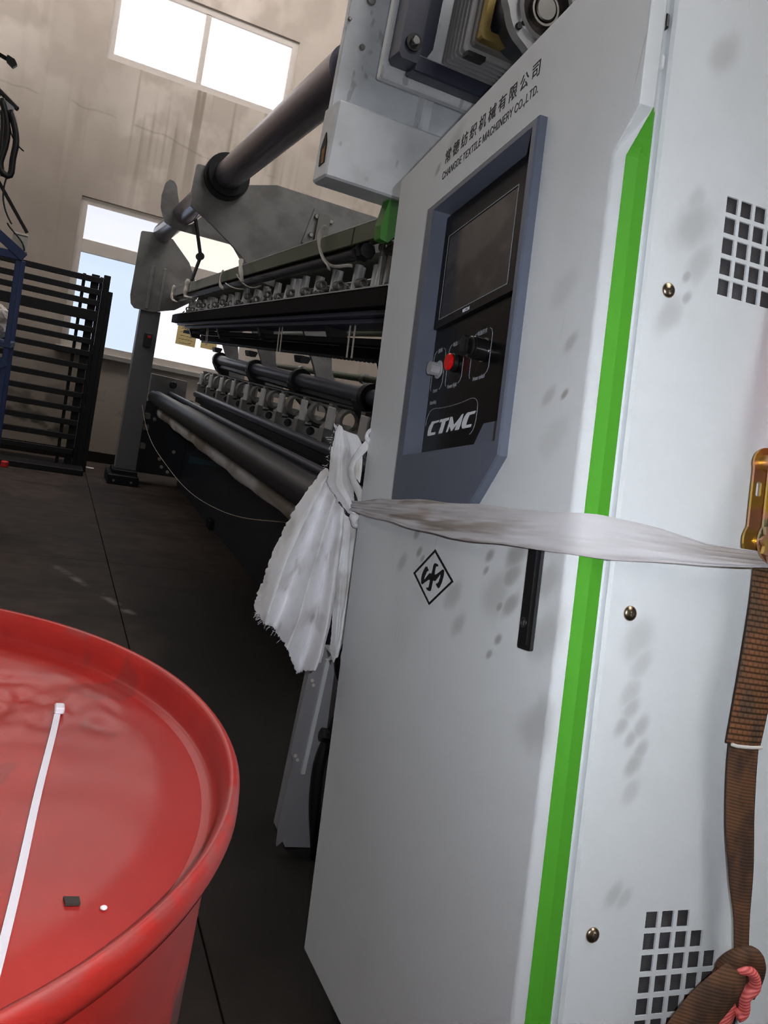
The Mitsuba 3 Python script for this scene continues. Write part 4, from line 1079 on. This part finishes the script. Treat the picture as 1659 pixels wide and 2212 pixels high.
# rag strips tied round the green beam, thread hanging across the base
RAG = [('white rag strip knotted round the green beam nearest the cabinet', [(.885, 3.001, 1.748), (.872, 3.015, 1.702), (.876, 2.993, 1.657), (.884, 2.924, 1.608), (.878, 2.839, 1.573)], [(.88, 3.0, 1.66), (.905, 2.99, 1.622), (.925, 2.93, 1.600), (.95, 2.80, 1.598)], .0105),
       ('grey rag strip tied round the green beam just beyond the nearest tie', [(.888, 4.459, 1.74), (.874, 4.38, 1.685), (.886, 4.32, 1.61)], [(.885, 4.5, 1.66), (.915, 4.38, 1.605), (.95, 4.17, 1.598)], .011),
       ('dusty rag loop round the green beam where the green paint ends', [(.888, 4.95, 1.715), (.876, 4.93, 1.661), (.886, 4.82, 1.60)], [(.89, 4.8, 1.63), (.92, 4.66, 1.602), (.95, 4.55, 1.598)], .011),
       ('frayed rag tied round the bare aluminium end of the beam', [(.885, 6.28, 1.735), (.876, 6.27, 1.673), (.884, 6.25, 1.60)], [(.884, 6.25, 1.61), (.90, 6.15, 1.60), (.92, 6.08, 1.598)], .03),
       ('pale rag tied at the far end of the beam beside the leg', [(.885, 7.0, 1.73), (.876, 7.0, 1.66), (.886, 6.95, 1.61)], [(.886, 6.955, 1.615), (.90, 6.9, 1.60), (.92, 6.86, 1.598)], .02)]
for lb, a, b, r in RAG:
    add('rag_tie', cat([tube(spline(a, 24), r * (1 + .2 * np.sin(np.linspace(0, 12, 24))), 10, flat=.45), tube(spline(b, 24), r * .62, 10, flat=.5)]), 'm_rag', lb, 'rag', group='rags tied round the beam', smooth=True)
add('loose_thread', tube(spline([(.80, 7.12, .70), (.86, 7.0, .50), (.96, 6.6, .33), (1.05, 6.1, .235), (1.12, 5.3, .235), (1.18, 4.4, .34), (1.235, 3.8, .455), (1.248, 3.4, .50)], 60), .0026, 6), 'm_thread',
    'thin pale thread sagging across the dark base of the machine', 'thread', smooth=True)

# ------------------------------------------------------------------ red drum with a cable tie on its lid
DX, DY, DR = -.127, .555, .2905
D = 'steel_drum'
tag(D, 'red steel drum with sunken dented lid standing nearest the camera', 'drum')
prof = [(DR - .012, 0), (DR, .004), (DR, .018), (DR - .010, .024)]
for z in (.29, .58):
    prof += [(DR - .010, z - .022), (DR + .001, z - .008), (DR + .001, z + .008), (DR - .010, z + .022)]
prof += [(DR - .010, .848), (DR - .004, .858)]


def lathe(prof, n=128):
    a = np.linspace(0, 2 * math.pi, n, endpoint=False)
    P = np.array(prof)
    v = np.stack([DX + P[:, 0][:, None] * np.cos(a), DY + P[:, 0][:, None] * np.sin(a), np.repeat(P[:, 1][:, None], n, 1)], -1).reshape(-1, 3)
    f = []
    for i in range(len(P) - 1):
        for j in range(n):
            p, q = i * n + j, i * n + (j + 1) % n
            f += [[p, q, q + n], [p, q + n, p + n]]
    return trimesh.Trimesh(v, f, process=False)


scene[D + '__body'] = mikit.ply(lathe(prof), 'm_drum', smooth=35)
rim = [(DR - .004, .856), (DR + .001, .859), (DR + .003, .866), (DR + .002, .876), (DR - .002, .880), (DR - .006, .878), (DR - .0085, .872), (DR - .0095, .864), (DR - .0102, .858), (DR - .0115, .854), (DR - .015, .8515), (DR - .022, .8508)]
scene[D + '__rim'] = mikit.ply(lathe(rim), 'm_drum', smooth=True)
nr, na = 60, 160
rs = np.linspace(0, DR - .020, nr)
aa = np.linspace(0, 2 * math.pi, na, endpoint=False)
R, A = np.meshgrid(rs, aa, indexing='ij')
X, Y = DX + R * np.cos(A), DY + R * np.sin(A)
P = np.stack([X * 9, Y * 9, X * 0], -1)
dent = (meshkit.fbm(P, 3, 4) - .5) * .006
cr = np.exp(-(((X - .02) / .09) ** 2 + ((Y - .66) / .06) ** 2))
dent += cr * (np.abs(meshkit.fbm(np.stack([X * 26, Y * 34, X * 0], -1), 3, 8) - .5) * -.020)
edge = np.clip((DR - .020 - R) / .03, 0, 1)
Z = .8512 + edge * (.005 + dent)
lid_v = np.stack([X, Y, Z], -1).reshape(-1, 3)
lf = []
for i in range(nr - 1):
    for j in range(na):
        p, q = i * na + j, i * na + (j + 1) % na
        lf += [[p, p + na, q + na], [p, q + na, q]]
scene[D + '__lid'] = mikit.ply(trimesh.Trimesh(lid_v, lf, process=False), 'm_drum', smooth=True)


def lid_z(x, y):
    k = np.argmin((lid_v[:, 0] - x) ** 2 + (lid_v[:, 1] - y) ** 2)
    return lid_v[k, 2]


tp = np.array([(.0455, .6342), (.0384, .5646), (.0317, .5025), (.0236, .4182), (.0174, .3628), (.0125, .325)])
tz = [lid_z(a, b) + .0022 for a, b in tp]
ts = spline([(a, b, c) for (a, b), c in zip(tp, tz)], 40)
tg = np.zeros((40, 2, 3))
dirn = np.gradient(ts, axis=0)
sd = np.stack([dirn[:, 1], -dirn[:, 0], 0 * dirn[:, 0]], 1)
sd /= np.linalg.norm(sd, axis=1, keepdims=True)
wd = np.full(40, .0023)
tg[:, 0], tg[:, 1] = ts - sd * wd[:, None], ts + sd * wd[:, None]
add('cable_tie', sheet(tg, .0014), 'm_tie', 'long white plastic cable tie lying on the red drum lid', 'cable tie', smooth=False)
add('cable_tie__head', box([.0430, .634, lid_z(.046, .64) + .001], [.0505, .6445, lid_z(.046, .64) + .0065], .001), 'm_tie', smooth=False)
zc = lid_z(.051, .404)
add('paint_chip', prism([(.0465, .4075), (.0545, .4065), (.0550, .4010), (.0475, .4015)], 2, zc + .0005, zc + .0022), 'm_darkhole', 'small dark chip lying on the lid right of the cable tie', 'chip', smooth=False)
zc = lid_z(.067, .399)
q = trimesh.creation.icosphere(subdivisions=2, radius=.0019)  # white bead stands in for a small highlight on the lid
q.vertices[:, 2] *= .5
q.apply_translation([.067, .399, zc + .0011])
add('lid_glint', q, 'm_tie', 'tiny white bead standing for a glint on the lid beside the dark chip', 'glint', smooth=True)

# ------------------------------------------------------------------ lashing strap and ratchet hanging down the cabinet side
LS = 'lashing_strap'
tag(LS, 'brown woven lashing strap with zinc ratchet hanging on the cabinet grille side', 'strap')


LSC = .9638


def ladd(part, mesh, m, smooth=30, label=None):
    mesh = mesh.copy()
    mesh.vertices[:, 1] += .0045
    if part.startswith('ratchet') or part == 'red_webbing':
        mesh.vertices += [-.038, .004, -.012]
    else:
        mesh.vertices *= [LSC, 1, LSC]
    return add(LS + '__' + part, cab(mesh), m, label, smooth=smooth)


def strip(stations, m, part, bulge=.004, n=16, th=.0026, label=None):
    """Webbing: stations (s centre, v, half width, p)."""
    st = np.array(stations, float)
    k = 60
    t = np.linspace(0, 1, len(st))
    from scipy.interpolate import PchipInterpolator
    S = PchipInterpolator(t, st)(np.linspace(0, 1, k))
    w = np.linspace(-1, 1, n)
    G = np.zeros((k, n, 3))
    d = np.gradient(S[:, :2], axis=0)
    d /= np.linalg.norm(d, axis=1, keepdims=True)
    nx, nv = -d[:, 1], d[:, 0]
    for j in range(n):
        G[:, j, 0] = S[:, 0] + nx * w[j] * S[:, 2]
        G[:, j, 2] = S[:, 1] + nv * w[j] * S[:, 2]
        G[:, j, 1] = S[:, 3] - bulge * (1 - w[j] ** 2)
    return ladd(part, sheet(G, th), m, smooth=True, label=label)


strip([(.789, .036, .025, .722), (.787, 0, .0270, .717), (.780, -.06, .0275, .712), (.773, -.12, .0270, .710), (.7675, -.186, .0255, .712)], 'm_web', 'webbing', label='brown woven webbing, double end')
strip([(.782, -.12, .020, .722), (.776, -.20, .0225, .719), (.780, -.27, .0215, .718), (.789, -.34, .0185, .716), (.794, -.40, .0115, .712), (.795, -.44, .0105, .708)], 'm_rib', 'tail', label='narrow ribbed tail of the strap')
hem = [(.745, .7075, -.186), (.752, .706, -.1875), (.762, .7055, -.188), (.775, .7055, -.1885), (.79, .706, -.188)]
ladd('hem', tube(hem, .0022, 8), 'm_rag', smooth=True, label='frayed pale hem')
kn = [tube(spline([(.776, .71, -.452), (.782, .702, -.437), (.797, .699, -.433), (.812, .702, -.445), (.818, .708, -.465), (.813, .712, -.485)], 40), .0125, 16, flat=.8),
      tube(spline([(.778, .722, -.455), (.79, .712, -.47), (.80, .714, -.49)], 20), .013, 14)]
ladd('knot', cat(kn), 'm_rib', smooth=True, label='knot in the strap')
strip([(.790, -.452, .018, .705), (.765, -.468, .026, .700), (.735, -.498, .030, .703), (.71, -.545, .032, .708), (.695, -.62, .030, .715), (.690, -.70, .029, .722), (.688, -.80, .028, .733)], 'm_rib', 'tail', bulge=.010)
ladd('red_lining', tube(spline([(.781, .700, -.447), (.792, .694, -.446), (.803, .694, -.455), (.805, .695, -.468), (.797, .698, -.478), (.799, .70, -.492), (.793, .704, -.505)], 40), .0078, 14, flat=.8), 'm_pink', smooth=True, label='faded red edge')
strip([(.797, -.48, .0095, .709), (.783, -.51, .013, .711), (.770, -.545, .015, .713), (.755, -.62, .016, .715), (.750, -.70, .016, .722), (.748, -.80, .016, .733)], 'm_pink', 'red_lining', bulge=.004)
strip([(.806, .80, .018, .735), (.800, .60, .018, .733), (.794, .40, .018, .730), (.788, .25, .018, .712), (.784, .185, .017, .703), (.780, .16, .015, .701)], 'm_pink', 'red_webbing', label='faded red webbing above the ratchet')
# ratchet buckle
plate = unary_union([Polygon([(.755, .075), (.80, .075), (.80, .165), (.755, .165)]), Polygon([(.772 + .0185 * math.cos(t), .160 + .0185 * math.sin(t)) for t in np.linspace(0, 6.28, 40)]), Polygon([(.776 + .026 * math.cos(t), .068 + .026 * math.sin(t)) for t in np.linspace(0, 6.28, 48)])])
plate = plate.difference(Polygon([(.762, .122), (.766, .122), (.766, .135), (.762, .135)]).buffer(.002))
for e, pp in enumerate((.690, .712)):
    ladd('ratchet_plate', prism(plate, 1, pp, pp + .003), 'm_zinc', smooth=False, label='yellow zinc ratchet plate')
teeth = [((.028 if i % 2 else .023) * math.cos(i * math.pi / 11) + .776, (.028 if i % 2 else .023) * math.sin(i * math.pi / 11) + .068) for i in range(22)]
ladd('ratchet_wheel', prism(teeth, 1, .684, .6885), 'm_zinc', smooth=False)
ladd('ratchet_spindle', rod((.776, .680, .068), (.776, .722, .068), .011, 20, .002), 'm_zinc')
ladd('ratchet_pin', rod((.772, .682, .161), (.772, .722, .161), .0105, 20, .002), 'm_zinc')
ladd('ratchet_pawl', prism([(.757, .118), (.782, .118), (.780, .090), (.766, .090)], 1, .682, .689), 'm_brass_dirty', smooth=False)
ladd('ratchet_handle', box([.782, .6855, .05], [.86, .7145, .058], .002), 'm_zinc', smooth=False)

# ------------------------------------------------------------------ sheet metal duct and hoses beyond the cabinet
Y2 = 1.73
U = 'cable_duct'
tag(U, 'pale grey sheet metal cable duct standing beside the cabinet door', 'cable duct')
fl = [(0.6803, 0.5626), (0.6889, 0.5605), (0.7252, 0.5231), (0.7166, 0.5124), (0.7124, 0.208), (0.7086, 0.0371), (0.6835, 0.0126), (0.6771, 0.0756), (0.6835, 0.2443), (0.6707, 0.2646)]
add(U + '__flange', prism(fl, 1, Y2, Y2 + .006), 'm_duct', 'drilled flange of the duct', smooth=False)
z0 = 0.0
add(U + '__body', prism([(0.7134, 0.5092), (0.8117, 0.5039), (0.8117, -0.0013), (0.7092, 0.0062)], 1, Y2 + .0065, Y2 + .12), 'm_duct', smooth=False)
add(U + '__edge_fold', bar((0.7172, Y2 - .004, 0.5124), (0.7118, Y2 - .004, 0.2123), .010, .008, (0, 1, 0)), 'm_cab', smooth=False)
for c in [(0.6899, 0.538), (0.6942, 0.5295), (0.6995, 0.5199), (0.6889, 0.4558), (0.6942, 0.4441), (0.6846, 0.2582), (0.6921, 0.2475)]:
    add(U + '__rivet', rod((c[0], Y2 - .003, c[1]), (c[0], Y2 + .001, c[1]), .0042, 10), 'm_pvc')
hz = [(0.7754, 0.4238), (0.7615, 0.3704), (0.7497, 0.3223), (0.7391, 0.2721), (0.7401, 0.2048), (0.754, 0.1183), (0.7711, 0.0489), (0.7828, -0.012), (0.7882, -0.0547)]
hp = spline([(x, Y2 - .035, z) for x, z in hz], 60)
add('black_hose', tube(hp, .0150, 18), 'm_rubber', 'thick black hose bending down in front of the grey cable duct', 'hose', smooth=True)
hb = [trimesh.Trimesh((r := rod((x - .020, Y2 - .035, z + .004), (x + .024, Y2 - .035, z - .004), .018, 8, .003)).vertices, r.faces, process=False) for x, z in ((hz[2][0] - .004, hz[2][1] + .006),)]
add('black_hose__clip', cat(hb), 'm_rubber')
hz2 = [(0.785, 0.3276), (0.7711, 0.2742), (0.7658, 0.1995), (0.7732, 0.114), (0.786, 0.0286), (0.7925, -0.0462)]
add('black_hose', tube(spline([(x + .026, Y2 - .014, z) for x, z in hz2], 40), .0125, 16), 'm_rubber', 'thinner black hose just behind the thick hose', 'hose', smooth=True)
cb = [(0.7476, 0.5893), (0.7369, 0.5722), (0.7289, 0.5423), (0.7316, 0.5167), (0.7508, 0.4718), (0.7796, 0.4558)]
add('black_cable', tube(spline([(x, Y2 - .03, z) for x, z in cb], 40), .0075, 14), 'm_rubber', 'black cable loop beside the cabinet door above the duct', 'cable', smooth=True)

# ------------------------------------------------------------------ far left: steel bar rack, blue shelf, cables
RK = 'steel_rack'
tag(RK, 'dark steel rack of horizontal bars standing by the back wall', 'rack')
for z, xe in ((1.655, .405), (1.555, .40), (1.465, .395), (1.375, .40), (1.335, .40), (1.235, .395), (1.135, .39), (1.03, .39), (.915, .385), (.79, .385), (.665, .38), (.54, .38), (.42, .375), (.295, .37), (.165, .37)):
    add(RK + '__bar', box([-1.3, 7.42, z - .024], [xe - .05, 7.455, z + .024], .003), 'm_rack', smooth=False)
for x, z1, w in ((.205, 1.69, .013), (.295, 1.70, .032), (.345, 1.69, .014), (.388, 1.715, .027), (.432, 1.585, .018)):
    add(RK + '__upright', box([x - w, 7.46, 0.0], [x + w, 7.50, z1], .003), 'm_rack', smooth=False)
add(RK + '__upright', box([-1.28, 7.46, 0], [-1.23, 7.50, 1.70], .003), 'm_rack', smooth=False)
add(RK + '__foot', box([-1.28, 7.2, 0], [.42, 7.7, .05], .004), 'm_rack', smooth=False)

SH = 'blue_shelf'
tag(SH, 'blue steel shelf frame with a sloping brace at the left edge', 'shelf')
SY = 4.5
add(SH + '__post', box([-.634, SY - .014, 0], [-.606, SY + .014, 1.79], .003), 'm_blue', smooth=False)
for x, y in ((-.185, SY), (-.185, SY + .55), (-1.35, SY), (-1.35, SY + .55)):
    add(SH + '__post', box([x - .014, y - .014, 0], [x + .014, y + .014, 1.50], .003), 'm_blue', smooth=False)
for z in (.40, 1.055):
    add(SH + '__board', box([-1.37, SY - .02, z - .03], [-.168, SY + .57, z], .003), 'm_blue', smooth=False)
add(SH + '__brace', bar((-.63, SY - .021, 1.78), (-.160, SY - .021, 1.478), .010, .045, (0, 0, 1), .002), 'm_blue', smooth=False)
add(SH + '__top_rail', box([-1.37, SY - .02, 1.46], [-.168, SY + .02, 1.50], .003), 'm_blue', smooth=False)
add(SH + '__lower_brace', bar((-.62, SY - .021, .60), (-.185, SY - .021, .96), .010, .05, (0, 0, 1), .002), 'm_blue', smooth=False)
add('junction_box', box([-.226, SY - .012, 1.502], [-.154, SY + .06, 1.592], .006), 'm_boxwhite', 'small off-white junction box on top of the blue shelf', 'junction box', smooth=False)
add('junction_box__lid_line', box([-.222, SY - .0135, 1.578], [-.158, SY - .011, 1.582]), 'm_black', smooth=False)
sk = trimesh.creation.icosphere(subdivisions=5, radius=1)
v = sk.vertices
v2 = v * np.array([.15, .16, .115])
v2[:, 2] = np.maximum(v2[:, 2], -.085)
v2 += (meshkit.fbm(v * 2.4, 4, 3) - .5)[:, None] * v * .07
v2[:, 2] = np.maximum(v2[:, 2], -.085)
sk.vertices = v2 + np.array([-.335, SY + .17, 1.141])
add('white_sack', sk, 'm_sack', 'crumpled white sack lying on the blue shelf board', 'sack', smooth=True)
CB = 'hanging_cables'
tag(CB, 'black cables and clamps hanging above the blue shelf', 'cables')
SYC = SY + .02
add(CB + '__support_pole', cat([bar((-.36, SYC, 1.86), (-.165, SYC, 1.602), .016, .016), bar((-.52, SYC + .05, 1.502), (-.52, SYC + .05, 2.60), .03, .03), bar((-.54, SYC + .05, 1.92), (-.355, SYC, 1.86), .03, .03), bar((-.54, SYC + .04, 2.22), (-.36, SYC, 2.20), .02, .02), bar((-.54, SYC + .04, 2.42), (-.345, SYC, 2.36), .016, .016)]), 'm_blackmetal', smooth=False)
for pts, r in (([(-.35, 2.17), (-.318, 2.09), (-.310, 1.95), (-.298, 1.84), (-.281, 1.835), (-.268, 1.90), (-.264, 1.99), (-.285, 2.08), (-.31, 2.13)], .015),
               ([(-.34, 2.12), (-.325, 2.0), (-.315, 1.88), (-.300, 1.83)], .012),
               ([(-.30, 2.06), (-.265, 1.995), (-.226, 1.968)], .0035),
               ([(-.275, 1.86), (-.29, 1.78), (-.285, 1.72), (-.262, 1.66), (-.235, 1.62)], .004),
               ([(-.255, 1.62), (-.22, 1.585), (-.175, 1.54), (-.165, 1.51)], .004)):
    add(CB + '__cable', tube(spline([(x, SYC - .046, z) for x, z in pts], 40), r, 10), 'm_rubber', smooth=True)
add(CB + '__clamp', prism(rounded([(-.352, 2.375), (-.318, 2.365), (-.304, 2.345), (-.312, 2.336), (-.322, 2.326), (-.352, 2.345)], .004), 1, SYC - .03, SYC), 'm_black', smooth=False)
add(CB + '__clamp', bar((-.375, SYC - .02, 2.215), (-.275, SYC - .02, 2.150), .024, .020, c=.004), 'm_black', smooth=False)
add(CB + '__foil_cover', prism(rounded([(-.352, 2.18), (-.29, 2.148), (-.30, 2.105), (-.325, 2.095), (-.345, 2.13)], .008), 1, SYC - .05, SYC - .03), 'm_alu', smooth=False)
add('red_cap', rod((-.19, 7.12, 0), (-.19, 7.12, .05), .03, 18, .006), 'm_red', 'small red cap on the floor before the steel rack', 'cap', smooth=30)
add('paper_scrap', prism([(.45, 7.72), (.53, 7.70), (.54, 7.77), (.46, 7.78)], 2, .001, .006), 'm_tie', 'small white paper scrap on the floor by the back wall', 'scrap', smooth=False)
